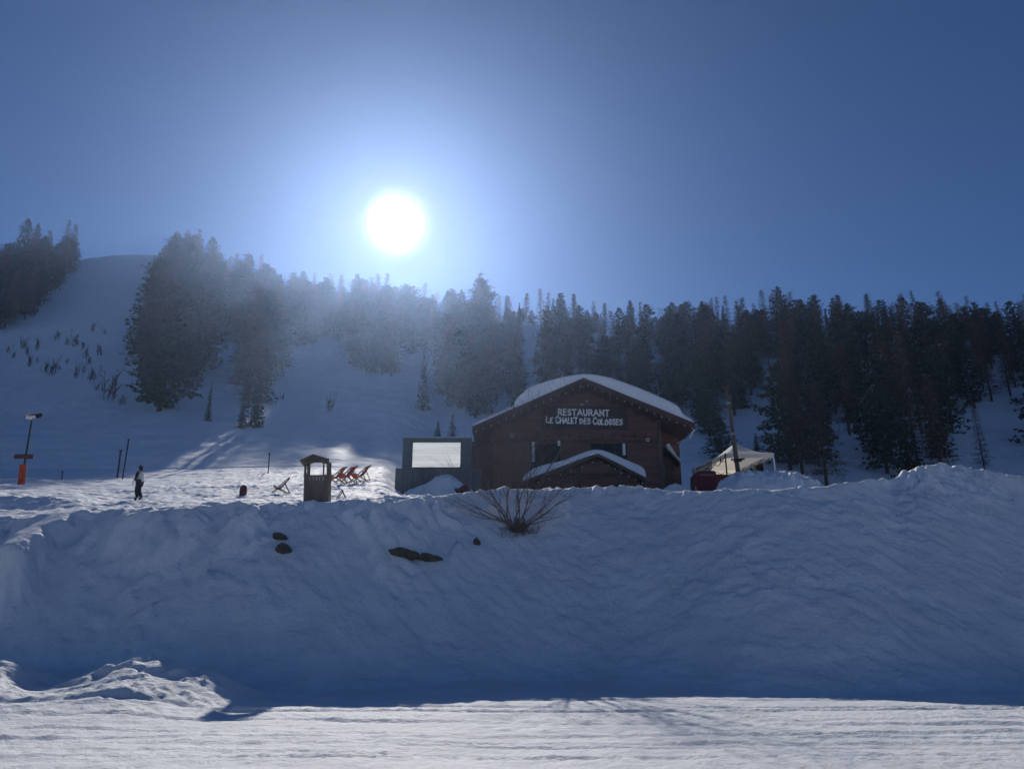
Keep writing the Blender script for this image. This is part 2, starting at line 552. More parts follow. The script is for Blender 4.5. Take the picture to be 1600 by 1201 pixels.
def mesh_from(name, vs, fs, mat):
    me = bpy.data.meshes.new(name)
    me.from_pydata([tuple(v) for v in vs], [], fs)
    me.materials.append(mat)
    return me


def trunk_mesh(h, r, rng, lean):
    b = MB()
    n = 7
    pts = [Vector((lean[0] * (k / n) ** 2 + rng.uniform(-.05, .05) * (k > 0), lean[1] * (k / n) ** 2 + rng.uniform(-.05, .05) * (k > 0), h * k / n - .8 * (k == 0))) for k in range(n + 1)]
    b.tube(pts, [r * (1 - .93 * k / n) for k in range(n + 1)], 6)
    return b


def card(vs, fs, c, d, w, rng):
    """A leaf-sized sliver centred at c, along d, w wide, turned at random."""
    s = d.cross(Vector((rng.uniform(-1, 1), rng.uniform(-1, 1), rng.uniform(-1, 1))))
    if s.length < 1e-4:
        return
    s.normalize()
    n = len(vs)
    vs += [c - d * .5, c - d * .05 + s * w * .5, c + d * .5, c + d * .02 - s * w * .5]
    fs.append((n, n + 1, n + 2, n + 3))


def pine_variant(seed, h=15.0, wide=2.5, dense=1.0):
    """Stone pine: a dark rounded column with ragged outline and a blunt, lobed top."""
    rng = random.Random(seed)
    lean = (rng.uniform(-.5, .5), rng.uniform(-.5, .5))
    tr = trunk_mesh(h * .97, .26, rng, lean)
    vs, fs = [], []
    lobes = [(rng.uniform(0, 6.28), rng.uniform(.1, 1), rng.uniform(.25, .6)) for _ in range(9)]
    z = h * .09
    while z < h * .99:
        f = z / h
        rad = wide * (min(1, .55 + f * 2.2)) * (max(0, 1 - f ** 2.6)) ** .62
        nb = rng.choice((5, 6, 7))
        for k in range(nb):
            if rng.random() < .10:
                continue
            a = 6.283 * (k + rng.uniform(-.4, .4)) / nb
            q = 1.0
            for la, lf, lw in lobes:
                q += lw * math.exp(-((math.atan2(math.sin(a - la), math.cos(a - la))) / .6) ** 2 - ((f - lf) / .07) ** 2)
            L = max(.35, rad * rng.uniform(.62, 1.05) * q)
            dz = rng.uniform(-.25, .25) + .35 * (f - .4)
            d = Vector((math.cos(a), math.sin(a), dz))
            m = max(2, int(L * 2.6 * dense))
            for j in range(m):
                u = (j + rng.random()) / m
                u = .22 + .78 * u
                c = Vector((lean[0] * f * f, lean[1] * f * f, z)) + d * (L * u) + Vector((rng.uniform(-.3, .3), rng.uniform(-.3, .3), rng.uniform(-.2, .35) + .35 * u * u * L * .35))
                for _ in range(6):
                    dd = (d * rng.uniform(.1, .9) + Vector((rng.uniform(-.8, .8), rng.uniform(-.8, .8), rng.uniform(-.45, .75)))).normalized() * rng.uniform(.30, .66)
                    card(vs, fs, c + Vector((rng.uniform(-.2, .2), rng.uniform(-.2, .2), rng.uniform(-.2, .2))), dd, rng.uniform(.14, .26), rng)
        z += h * rng.uniform(.030, .045)
    return tr, vs, fs


def spruce_variant(seed, h=12.0, wide=2.0):
    """Spruce: a narrow pointed cone of drooping boughs."""
    rng = random.Random(seed)
    tr = trunk_mesh(h * .98, .2, rng, (0, 0))
    vs, fs = [], []
    z = h * .04
    while z < h:
        f = z / h
        rad = wide * (1 - f) ** .85 * rng.uniform(.8, 1.15)
        nb = rng.choice((6, 7, 8))
        for k in range(nb):
            a = 6.283 * (k + rng.uniform(-.35, .35)) / nb
            L = max(.2, rad * rng.uniform(.75, 1.1))
            d = Vector((math.cos(a), math.sin(a), -.28))
            m = max(1, int(L * 3.2))
            for j in range(m):
                u = (j + rng.random()) / m
                c = Vector((0, 0, z)) + d * (L * u) + Vector((0, 0, .25 * u * u * L))
                for _ in range(2):
                    dd = (d * rng.uniform(.3, 1) + Vector((rng.uniform(-.6, .6), rng.uniform(-.6, .6), rng.uniform(-.7, .2)))).normalized() * rng.uniform(.4, .8)
                    card(vs, fs, c, dd, rng.uniform(.18, .34), rng)
        z += h * rng.uniform(.028, .042)
    return tr, vs, fs


def larch_variant(seed, h=17.0, wide=2.6, thick=1.0):
    """Bare winter larch: a straight trunk and a fine brown haze of twigs."""
    rng = random.Random(seed)
    lean = (rng.uniform(-.4, .4), rng.uniform(-.4, .4))
    tr = trunk_mesh(h, .22, rng, lean)
    vs, fs = [], []
    z = h * rng.uniform(.10, .2)
    while z < h * .985:
        f = z / h
        rad = wide * (1 - f) ** .7 * (.65 + .35 * min(1, f * 5)) * rng.uniform(.7, 1.15)
        nb = rng.choice((3, 4, 5))
        for k in range(nb):
            a = 6.283 * (k + rng.uniform(-.45, .45)) / nb
            L = max(.3, rad * rng.uniform(.55, 1.1))
            d = Vector((math.cos(a), math.sin(a), rng.uniform(-.22, .28)))
            o = Vector((lean[0] * f * f, lean[1] * f * f, z))
            card(vs, fs, o + d * L * .5, d * L, .07, rng)
            for j in range(int(5 * thick * max(1, L))):
                u = rng.uniform(.15, 1.0)
                dd = (d * rng.uniform(.1, .8) + Vector((rng.uniform(-1, 1), rng.uniform(-1, 1), rng.uniform(-.9, .7)))).normalized() * rng.uniform(.5, 1.15)
                card(vs, fs, o + d * L * u + dd * .4, dd, rng.uniform(.045, .10), rng)
        z += h * rng.uniform(.016, .028)
    return tr, vs, fs


VARIANTS = {}


def add_variant(kind, built, mat):
    tr, vs, fs = built
    tm = mesh_from("trunk", tr.v, tr.f, M['bark'])
    cm = mesh_from("crown", vs, fs, mat)
    VARIANTS.setdefault(kind, []).append((tm, cm))


for i, (h, w) in enumerate(((15, 2.9), (14, 3.3), (16, 2.6), (13, 3.2), (15, 3.6))):
    add_variant('stone_pine', pine_variant(100 + i, h, w), M['needle'])
for i, (h, w, t) in enumerate(((17, 3.0, 1.2), (16, 3.4, 1.3), (18, 2.7, 1.1), (15, 3.2, 1.4))):
    add_variant('larch_tree', larch_variant(200 + i, h, w, t), M['larch'])
for i, (h, w) in enumerate(((12, 1.9), (11, 2.2), (13, 1.8))):
    add_variant('spruce_tree', spruce_variant(300 + i, h, w), M['spruce'])
HEIGHT = {'stone_pine': 14.5, 'larch_tree': 16.5, 'spruce_tree': 12.0}
CAT = {'stone_pine': 'pine tree', 'larch_tree': 'larch tree', 'spruce_tree': 'spruce tree'}


def plant(kind, loc, height, label, group=None, rng=random, wide=1.0):
    tm, cm = rng.choice(VARIANTS[kind])
    s = height / HEIGHT[kind]
    o = thing(kind, label, CAT[kind], loc, group)
    o.rotation_euler = (rng.uniform(-.03, .03), rng.uniform(-.03, .03), rng.uniform(0, 6.283))
    o.scale = (s * wide * rng.uniform(.88, 1.12), s * wide * rng.uniform(.88, 1.12), s)
    for nm, me in (("trunk", tm), ("crown", cm)):
        c = bpy.data.objects.new(nm, me)
        COL.objects.link(c)
        c.parent = o
    return o


def inside(poly, x, y):
    n, r = len(poly), False
    j = n - 1
    for i in range(n):
        xi, yi = poly[i]; xj, yj = poly[j]
        if (yi > y) != (yj > y) and x < (xj - xi) * (y - yi) / (yj - yi) + xi:
            r = not r
        j = i
    return r


def to_pixel(p):
    d = Vector(p) - Vector((0, 0, EYE))
    fw, up = d.y * CP + d.z * SP, -d.y * SP + d.z * CP
    return 800 + F_PX * d.x / fw, 600.5 - F_PX * up / fw


def grove(poly, holes, spacing, most, mix, labels, group, hrange, seed, ymin=72, ymax=345, wide=1.2):
    """Trees at random feet on the ground wherever that ground lies inside the outline."""
    rng = random.Random(seed)
    txs = [p[0] for p in poly]
    cand = []
    for _ in range(45000):
        y = math.sqrt(rng.uniform(ymin ** 2, ymax ** 2))
        t = rng.uniform(min(txs), max(txs))
        cand.append(((t - 800) / 1148 * y, y))
    zz = terrain(np.array([c[0] for c in cand]), np.array([c[1] for c in cand]))
    done, n = [], 0
    for (x, y), z in zip(cand, zz):
        px, py = to_pixel((x, y, z))
        if not inside(poly, px, py) or any(inside(h, px, py) for h in holes):
            continue
        if y > float(interp(RIDGE_Y, np.array([tpx(x, y)]), 130)[0]) + 12:
            continue
        sp2 = (spacing * (1.0 if y < 200 else 1.12) * (1.45 if labels == 'right' and y < 108 else 1.0)) ** 2
        if any((x - a) ** 2 + (y - b) ** 2 < sp2 for a, b in done):
            continue
        done.append((x, y))
        kind = rng.choices(list(mix), list(mix.values()))[0]
        top_ = (y - 70) / (float(interp(RIDGE_Y, np.array([tpx(x, y)]), 130)[0]) - 70)
        hh = rng.uniform(*hrange) * ((1.05 - .38 * min(1, max(0, top_))) if labels in ('back', 'right') else 1.0) * {'stone_pine': .92, 'larch_tree': 1.05, 'spruce_tree': .75}[kind]
        plant(kind, (x, y, z - .15), hh, tree_label(labels, kind, x, y, px, hh / {'stone_pine': .92, 'larch_tree': 1.05, 'spruce_tree': .75}[kind], hrange), group + ", " + CAT[kind] + "s", rng, wide)
        n += 1
        if n >= most:
            break
    return n


LOOK = {'stone_pine': 'dark stone pine', 'larch_tree': 'bare brown larch', 'spruce_tree': 'pointed spruce'}
MARKS = {
    'ridge': [(540, 'left below the sun, against the sky'), (600, 'under the sun, against the sky'), (999, 'right below the sun, against the sky')],
    'left': [(40, 'outermost in the hilltop grove'), (85, 'in the middle of the hilltop grove'), (999, 'on the slope side of the hilltop grove')],
    'mid': [(262, 'beside the ski slope'), (330, 'left in the hazy wood'), (415, 'in the middle of the hazy wood'), (490, 'in the hazy wood left of the sun'), (999, 'in the hazy wood close below the sun')],
    'sun': [(600, 'straight below the sun'), (690, 'above the video screen'), (999, 'between video screen and chalet')],
    'back': [(820, "behind the chalet's left eave"), (885, "behind the chalet's left roof slope"), (950, 'behind the chalet ridge'), (1020, "behind the chalet's right roof slope"), (1999, "above the chalet's right eave")],
    'right': [(1175, 'above the white tent'), (1235, 'just right of the white tent'), (1300, 'behind the long snow mound'), (1380, 'left of the big snow heap'), (1440, 'above the big snow heap'), (1500, 'behind the big snow heap'), (1560, 'right of the big snow heap'), (9999, 'at the right edge of the forest')],
}


def tree_label(zone, kind, x, y, px, h, hr):
    up = (y - 70) / (float(interp(RIDGE_Y, np.array([tpx(x, y)]), 130)[0]) - 70)
    tier = 'on the skyline' if up > .78 else 'half way up' if up > .45 else 'low on the slope'
    size = 'tall' if h > (hr[0] + hr[1]) / 2 else 'smaller'
    if zone == 'ridge':
        tier = 'on the ridge'
    return f"{size} {LOOK[kind]} {tier} {next(m for lim, m in MARKS[zone] if px < lim)}"


NT = {}
NT['left'] = grove([(-40, 522), (5, 516), (40, 500), (68, 470), (104, 432), (128, 392), (-40, 392)], [], 4.6, 80,
                   {'stone_pine': .45, 'larch_tree': .5, 'spruce_tree': .05}, 'left', 'trees left of the ski slope', (11, 20), 1)
NT['mid'] = grove([(268, 392), (244, 470), (222, 545), (208, 583), (217, 619), (240, 646), (280, 646), (312, 622), (325, 547), (354, 541), (387, 544), (376, 600), (385, 665), (418, 655),
                   (406, 603), (442, 590), (432, 554), (471, 544), (507, 531), (610, 540), (610, 470), (480, 460), (400, 430), (330, 410)], [], 4.9, 200,
                  {'stone_pine': .42, 'larch_tree': .30, 'spruce_tree': .28}, 'mid', 'trees of the wood between ski slope and sun', (12, 20), 2, wide=1.35)
NT['sun'] = grove([(545, 575), (610, 590), (632, 545), (650, 560), (690, 560), (690, 645), (745, 660), (760, 500), (640, 480), (545, 470)], [[(636, 570), (690, 560), (690, 640), (640, 650)]], 5.2, 100,
                  {'stone_pine': .5, 'larch_tree': .3, 'spruce_tree': .2}, 'sun', 'trees on the slope below the sun', (13, 19), 3, wide=1.3)
NT['back'] = grove([(735, 650), (1100, 650), (1130, 500), (735, 470)], [[(814, 515), (852, 515), (852, 700), (810, 700)], [(1016, 545), (1044, 545), (1048, 700), (1000, 700)], [(1080, 590), (1125, 590), (1125, 700), (1080, 700)], [(690, 560), (745, 600), (745, 700), (690, 700)]], 4.2, 150,
                   {'stone_pine': .42, 'larch_tree': .28, 'spruce_tree': .30}, 'back', 'trees on the hillside behind the chalet', (11, 17), 4, ymax=250, wide=1.15)
NT['right'] = grove([(1095, 690), (1180, 640), (1215, 730), (1300, 765), (1420, 770), (1500, 745), (1720, 760), (1720, 490), (1100, 490)],
                    [[(1198, 572), (1226, 572), (1234, 720), (1120, 740), (1100, 625), (1125, 605), (1150, 665)], [(1490, 650), (1640, 600), (1640, 780), (1500, 780)], [(1296, 690), (1380, 690), (1380, 780), (1296, 780)], [(1345, 565), (1372, 565), (1372, 690), (1340, 690)]],
                    3.4, 300, {'stone_pine': .27, 'larch_tree': .46, 'spruce_tree': .27}, 'right', 'trees of the forest right of the chalet', (11, 16), 5, ymax=178, wide=1.2)
NT['ridge'] = grove([(455, 462), (455, 484), (560, 506), (655, 516), (655, 480), (560, 470)], [], 3.6, 45,
                    {'stone_pine': .25, 'larch_tree': .40, 'spruce_tree': .35}, 'ridge', 'trees on the ridge under the sun', (14, 19), 6, ymin=240, ymax=345, wide=1.25)
print("TREES", NT)

# the crowns of the far side, seen only as one dark fringe along the ridge
rf = random.Random(31)
fv, ff, nv = [], [], 0
pool = [v for k in ('stone_pine', 'larch_tree', 'stone_pine') for v in VARIANTS[k]]
arr = {}
for tm_, cm_ in pool:
    if cm_.name not in arr:
        co = np.empty(len(cm_.vertices) * 3, np.float32); cm_.vertices.foreach_get("co", co)
        co = co.reshape(-1, 4, 3)
        arr[cm_.name] = co
n_done = 0
while n_done < 130:
    t_ = rf.uniform(700, 1680)
    ry_ = float(interp(RIDGE_Y, np.array([t_]), 130)[0])
    y_ = ry_ + rf.uniform(8, 34)
    x_ = (t_ - 800) / 1148 * y_
    co = arr[rf.choice(list(arr))]
    co = co[np.random.default_rng(n_done).random(len(co)) < .4]
    a_ = rf.uniform(0, 6.28); s_ = rf.uniform(.55, .8)
    R_ = np.array([[math.cos(a_), -math.sin(a_), 0], [math.sin(a_), math.cos(a_), 0], [0, 0, 1]], np.float32)
    w_ = (co.reshape(-1, 3) @ R_.T) * np.array([s_ * 1.2, s_ * 1.2, s_], np.float32) + np.array([x_, y_, tz(x_, y_)], np.float32)
    fv.append(w_); n_done += 1
V_ = np.concatenate(fv)
me = bpy.data.meshes.new("far_wood")
me.vertices.add(len(V_)); me.vertices.foreach_set("co", V_.ravel())
me.loops.add(len(V_)); me.loops.foreach_set("vertex_index", np.arange(len(V_), dtype=np.int32))
me.polygons.add(len(V_) // 4); me.polygons.foreach_set("loop_start", np.arange(0, len(V_), 4, dtype=np.int32))
me.update(calc_edges=True); me.materials.append(M['needle'])
fo = bpy.data.objects.new("far_wood", me); COL.objects.link(fo)
tag(fo, 'dark fringe of far tree tops beyond the ridge right of the sun', 'wood', None, 'stuff')

# trees one can single out
def at_ground(px, py, y0=60):
    p = ground_at(px, py, y0)
    return p if p is not None else P(px, py, 90)


for kind, px, py, h, label, w in (
        ('stone_pine', 28, 424, 25.0, 'tallest dark pine on the skyline of the top left grove', .8),
        ('stone_pine', 46, 421, 22.0, 'second tallest pine of the top left grove, beside the tallest', .7),
        ('spruce_tree', 683, 690, 3.6, 'small dark conifer just above the video screen, left of a pair', 1.5),
        ('spruce_tree', 707, 692, 4.4, 'small dark conifer just above the video screen, right of a pair', 1.5),
        ('larch_tree', 851, 604, 14.5, 'lone thin bare larch against the snow gap behind the chalet roof', .8),
        ('spruce_tree', 662, 642, 12.0, 'slim hazy spruce alone in the snow patch above the video screen', .9),
        ('stone_pine', 1128, 722, 5.6, 'low bushy dark pine right behind the white tent', 1.9),
        ('spruce_tree', 1183, 712, 3.2, 'very small spruce on the snow right of the tent peak', 1.3),
        ('spruce_tree', 324, 658, 5.5, 'small bare-looking spruce at the right foot of the hazy wood', .8),
        ('spruce_tree', 398, 668, 9.0, 'tall slim spruce in the lowest tongue of the hazy wood', 1.0),
        ('spruce_tree', 376, 670, 7.0, 'thin spruce on the left edge of the lowest tongue of the wood', .7),
        ('larch_tree', 1255, 748, 15.0, 'tall bare larch standing lowest of the forest right of the tent', 1.0),
        ('stone_pine', 1235, 735, 14.0, 'tall dark pine standing first behind the mound right of the tent', 1.0),
        ('larch_tree', 1435, 735, 15.5, 'tall bare larch rising behind the highest snow heap of the bank', 1.1),
        ('larch_tree', 1540, 742, 8.0, 'small bare larch in the snow clearing at the forest edge', .9)):
    g = at_ground(px, py)
    plant(kind, g - Vector((0, 0, .1)), h, label, None, random.Random(int(px)), w)

# bare bushes and saplings standing in the open snow of the ski slope
rb = random.Random(77)


def bush_mesh(seed):
    rng = random.Random(seed)
    vs, fs = [], []
    for k in range(11):
        a = rng.uniform(0, 6.283)
        d = Vector((math.cos(a) * rng.uniform(.0, .38), math.sin(a) * rng.uniform(.0, .38), 1)).normalized()
        L = rng.uniform(.9, 2.3)
        b0 = Vector((rng.uniform(-.35, .35), rng.uniform(-.35, .35), -.1))
        card(vs, fs, b0 + d * L * .5, d * L, .06, rng)
        for j in range(8):
            u = rng.uniform(.2, 1)
            dd = (d + Vector((rng.uniform(-.9, .9), rng.uniform(-.9, .9), rng.uniform(-.3, .6)))).normalized() * rng.uniform(.3, .75)
            card(vs, fs, b0 + d * L * u + dd * .3, dd, rng.uniform(.04, .09), rng)
    return mesh_from("bare_bush", vs, fs, M['larch'])


bushes = [bush_mesh(s) for s in (1, 2, 3)]
for px, py, s in ((36, 545, 1.6), (58, 548, 1.3), (12, 552, 1.0), (42, 556, 1.0), (20, 560, .8), (88, 532, 1.2), (105, 540, 1.1), (116, 542, 1.7), (130, 545, 1.0), (143, 520, 1.3), (163, 522, .9),
                  (133, 560, 1.2), (155, 556, 1.3), (138, 570, .8), (46, 574, 1.2), (70, 582, 1.2), (80, 588, 1.5), (118, 592, 1.1), (143, 597, 1.4), (130, 584, .8), (167, 628, 1.9), (190, 632, .9),
                  (514, 645, 1.5), (440, 625, .6), (58, 566, .6), (92, 578, .6), (104, 568, .6), (150, 610, .6)):
    g = ground_at(px, py, 60)
    if g is None:
        continue
    o = bpy.data.objects.new("bare_bush", rb.choice(bushes))
    COL.objects.link(o)
    o.location = g - Vector((0, 0, .1)); o.rotation_euler = (0, 0, rb.uniform(0, 6.28)); o.scale = (s, s, s * rb.uniform(.9, 1.3))
    if px in (514, 440):
        tag(o, 'bare bush alone in the open snow right of the hazy wood, ' + ('larger of two' if px == 514 else 'smaller of two'), 'bush')
    elif px in (167, 190):
        tag(o, 'bare bush at the left foot of the hazy wood, ' + ('larger of two' if px == 167 else 'smaller of two'), 'bush')
    else:
        tag(o, ('larger' if s >= 1.1 else 'small') + ' bare bush on the ski slope, ' + ('below the hilltop grove' if px < 75 else 'nearer the hazy wood') + (', upper' if py < 560 else ', lower') + ' row', 'bush', 'bushes scattered on the ski slope')
# ------------------------------------------------------------------ the chalet restaurant
M['wood'] = material("stained_spruce_boards", (0.165, 0.078, 0.062), .7, .35, 1.5, .006, 30, (.25, 1, 2.5))
M['wood_dark'] = material("dark_stained_beams", (0.085, 0.046, 0.038), .7, .3, 2, .006, 30, (1, .3, 1))
M['wood_grey'] = material("weathered_grey_timber", (0.115, 0.09, 0.075), .85, .3, 3, .008, 25, (1, 1, .2))
M['glass'] = material("dark_window_glass", (0.014, 0.015, 0.017), .3, .2, 1, spec=.15)
M['white'] = material("white_painted_metal", (0.80, 0.80, 0.80), .45, .05, 4)
M['sign_board'] = material("dark_sign_board", (0.050, 0.036, 0.034), .6, .25, 3, .003, 30, (.2, 1, 3))
M['letter'] = material("white_sign_letters", (0.86, 0.86, 0.86), .5, .03, 3)
M['steel'] = material("galvanised_steel", (0.45, 0.47, 0.48), .4, .15, 6, metallic=.7)
M['black'] = material("black_rubber_and_cable", (0.015, 0.015, 0.017), .6, .2, 6)
M['bulb'] = material("white_festoon_bulbs", (0.85, 0.85, 0.82), .25, .02, 3)

YF, YW, YB = 50.4, 52.0, 66.0            # roof front edge, front wall, back wall
ch_x0, ch_x1 = P(766, 700, YW).x, P(1034, 700, YW).x
apex, eaL, eaR = P(912, 591, YF), P(738, 667, YF), P(1086, 662, YF)
zb = tz(P(900, 760, YW).x, YW) - .6
chalet = thing("chalet", "wooden chalet restaurant with thick snow on its gabled roof", "chalet", (apex.x, YW, zb))


def roof_z(x, lift=0.0):
    e = eaL if x < apex.x else eaR
    k = (x - apex.x) / (e.x - apex.x)
    return apex.z + (e.z - apex.z) * k + lift


TH = .26
# two roof slopes
for nm, e in (("roof", eaL), ("roof", eaR)):
    b = MB()
    b.prism([(apex.x, apex.z), (e.x, e.z), (e.x, e.z - TH), (apex.x, apex.z - TH)], YF, YB + 1.2)
    b.build(nm, M['wood_dark'], chalet)
# fascia boards on the front rake, proud of the slopes
for e in (eaL, eaR):
    b = MB()
    b.prism([(apex.x, apex.z + .03), (e.x, e.z + .03), (e.x, e.z - TH - .10), (apex.x, apex.z - TH - .10)], YF - .06, YF - .003)
    b.build("fascia", M['wood_dark'], chalet)
# body
b = MB()
wt = TH + .02
prof = [(ch_x0, zb), (ch_x1, zb), (ch_x1, roof_z(ch_x1) - wt), (apex.x, apex.z - wt), (ch_x0, roof_z(ch_x0) - wt)]
b.prism(prof, YW, YB)
b.build("wall", M['wood_dark'], chalet)
# horizontal boards, each with its own edge, too thin to pick apart singly
b = MB()
hb = .21
z = P(900, 762, YW).z - 1.2
while z < apex.z - wt - .1:
    zt_ = z + hb - .022
    top = min(zt_, apex.z - wt - .02)
    xl, xr = ch_x0, ch_x1
    if top > roof_z(ch_x0) - wt:
        xl = max(xl, apex.x - (apex.z - wt - top) / (apex.z - eaL.z) * (apex.x - eaL.x))
    if top > roof_z(ch_x1) - wt:
        xr = min(xr, apex.x + (apex.z - wt - top) / (apex.z - eaR.z) * (eaR.x - apex.x))
    cuts = [xl] + sorted(random.uniform(xl, xr) for _ in range(2)) + [xr]
    for a, c in zip(cuts, cuts[1:]):
        if c - a > .05:
            b.box((a + .004, YW - .045 - random.uniform(0, .012), z), (c - .004, YW + .01, zt_ if zt_ < top + .01 else top))
    z += hb
cl = b.build("cladding", M['wood'], chalet)
cl['kind'] = 'stuff'
# corner posts, purlins under the overhang, floor band with joist ends
for px in (768, 1031):
    x = P(px, 700, YW).x
    b = MB().box((x - .13, YW - .12, zb), (x + .13, YW - .06, roof_z(x) - wt - .02))
    b.build("corner_post", M['wood_grey'] if px > 900 else M['wood_dark'], chalet)
for px in (778, 822, 866, 912, 958, 1000, 1026):
    x = P(px, 640, YF).x
    zz = roof_z(x) - TH - .16 - (.04 if px == 912 else 0)
    MB().box((x - .12, YF + .12, zz - .14), (x + .12, YW - .05, zz + .12)).build("purlin", M['wood_dark'], chalet)
zf = P(900, 690, YW).z
MB().box((ch_x0 + .02, YW - .13, zf - .1), (ch_x1 - .3, YW - .062, zf + .12)).build("floor_band", M['wood_dark'], chalet)
for k in range(13):
    x = P(806 + k * 16.8, 682, YW).x
    zj = P(900, 681, YW).z
    MB().box((x - .10, YW - .32, zj - .11), (x + .10, YW - .05, zj + .11)).build("joist_end", M['wood_dark'], chalet)
# glazed doors on the balcony level with pale posts
for x0p, x1p, y0p, y1p in ((828, 876, 693, 742), (922, 982, 692, 742)):
    a, c = P(x0p, y0p, YW - .07), P(x1p, y1p, YW - .07)
    fr = MB()
    w = .09
    ax, cx, az, cz = a.x, c.x, a.z, c.z
    fr.box((ax - w, YW - .16, cz), (ax, YW - .05, az + w)); fr.box((cx, YW - .16, cz), (cx + w, YW - .05, az + w))
    fr.box((ax, YW - .16, az), (cx, YW - .05, az + w))
    win = fr.build("window", M['wood_grey'], chalet)
    n = 3
    for i in range(n):
        xa, xb = ax + (cx - ax) * i / n, ax + (cx - ax) * (i + 1) / n
        MB().box((xa + .03, YW - .09, cz), (xb - .03, YW - .06, az - .02)).build("pane", M['glass'], win)
        if i:
            MB().box((xa - .03, YW - .13, cz), (xa + .03, YW - .055, az)).build("mullion", M['wood_dark'], win)
for px, py0, py1 in ((833, 691, 722), (873, 689, 697), (974, 694, 712)):
    x = P(px, py0, YW).x
    MB().box((x - .09, YW - .26, P(px, py1, YW).z), (x + .09, YW - .17, P(px, py0, YW).z)).build("curtain_post", M['white'], chalet)
# lamps on the wall
for px, py in ((1012, 687), (800, 680)):
    c = P(px, py, YW - .2)
    lb = MB()
    for dx, dz in ((-.085, 0), (.085, 0)):
        lb.box((c.x + dx - .02, c.y - .08, c.z - .105), (c.x + dx + .02, c.y + .14, c.z + .105))
    for dz in (-.085, .085):
        lb.box((c.x - .064, c.y - .08, c.z + dz - .02), (c.x + .064, c.y + .14, c.z + dz + .02))
    lamp = lb.build("wall_lamp", M['white'], chalet)
    MB().box((c.x - .06, c.y - .03, c.z - .06), (c.x + .06, c.y + .10, c.z + .06)).build("lens", M['glass'], lamp)
# small lamps over the sign
for px, py in ((909, 632), (917, 627)):
    c = P(px, py, YW - .3)
    MB().box((c.x - .09, c.y - .1, c.z - .05), (c.x + .09, c.y + .02, c.z + .05)).tube([c + Vector((0, .02, 0)), c + Vector((0, .27, .1))], .02).build("sign_lamp", M['steel'], chalet)
# the set-back wing under the right eave
xw = P(1061, 690, 54).x
b = MB()
zz = P(1040, 765, 54).z - 1
k = 0
MB().prism([(ch_x1 + .004, zb), (xw, zb), (xw, roof_z(xw) - wt - .02), (ch_x1 + .004, roof_z(ch_x1 + .004) - wt - .02)], 54.0, YB - .01).build("wing_wall", M['wood'], chalet)
b = MB()
z = zb + .1
while z < roof_z(xw) - .7:
    b.box((ch_x1 + .01, 53.95 - random.uniform(0, .01), z), (xw - .01, 54.006, z + hb - .02)); z += hb
cb = b.build("wing_cladding", M['wood'], chalet); cb['kind'] = 'stuff'
# lean-to against the right side with its snow
la, lc = P(1040, 699, 53.0), P(1062, 722, 53.0)
MB().prism([(la.x, la.z), (lc.x, lc.z), (lc.x, lc.z - .16), (la.x, la.z - .16)], 52.9, 58.0).build("lean_to_roof", M['wood_dark'], chalet)
lw = P(1052, 722, 53.4)
MB().prism([(ch_x1 + .01, zb), (lw.x, zb), (lw.x, lw.z + .1), (ch_x1 + .01, la.z - .22)], 53.4, 53.93).build("lean_to_wall", M['wood_dark'], chalet)
lst = tag(MB().prism([(la.x + .02, la.z + .01), (lc.x + .05, lc.z + .01), (lc.x + .06, lc.z + .22), (lc.x - .2, lc.z + .46), (la.x + .25, la.z + .30), (la.x + .02, la.z + .20)], 52.85, 57.8).build("lean_to_snow", M['snow_roof'], None, bevel=.05),
          "small wedge of snow on the lean-to roof at the right side of the chalet", "snow")
MB().box((P(1036, 766, 52.6).x, 52.5, zb), (P(1041, 766, 52.6).x, 52.6, P(1036, 728, 52.6).z)).build("downpipe", M['wood_grey'], chalet)
# pale gutter pipe at the right eave
g0, g1, g2 = P(1086, 668, YF + .3), P(1078, 684, YF + .5), P(1059, 692, 53.2)
MB().tube([g0, g0.lerp(g1, .6), g1, g1.lerp(g2, .35) + Vector((0, 0, .06)), g2], .045, 6).build("gutter_pipe", M['white'], chalet)
MB().tube([P(1087, 664, YF - .05), Vector((eaR.x + .02, YB, eaR.z - .06))], .08, 8).build("gutter", M['steel'], chalet)
# left annex
xa0 = P(724, 720, 53).x
MB().prism([(xa0, zb), (ch_x0 - .01, zb), (ch_x0 - .01, P(760, 690, 53).z), (xa0, P(724, 700, 53).z)], 53.0, 60.0).build("annex_wall", M['wood_dark'], chalet)
MB().prism([(xa0 - .2, P(724, 699, 53).z - .03), (ch_x0 - .01, P(760, 689, 53).z), (ch_x0 - .01, P(760, 689, 53).z + .14), (xa0 - .2, P(724, 699, 53).z + .11)], 52.6, 60.2).build("annex_roof", M['wood_dark'], chalet)
b = MB()
z = zb + .2
while z < P(724, 703, 53).z:
    b.box((xa0 + .01, 52.96 - random.uniform(0, .01), z), (ch_x0 - .02, 53.004, z + hb - .02)); z += hb
cb = b.build("annex_cladding", M['wood_dark'], chalet); cb['kind'] = 'stuff'

# porch in front of the entrance
YP = 48.8
pa, pl, pr = P(934, 708, YP), P(816, 752, YP), P(1008, 746, YP)
for e in (pl, pr):
    MB().prism([(pa.x, pa.z), (e.x, e.z), (e.x, e.z - .2), (pa.x, pa.z - .2)], YP, YW - .35).build("porch_roof", M['wood_dark'], chalet)
px0, px1 = P(836, 750, YP + .7).x, P(1000, 750, YP + .7).x


def pz(x):
    e = pl if x < pa.x else pr
    return pa.z + (e.z - pa.z) * (x - pa.x) / (e.x - pa.x) - .22


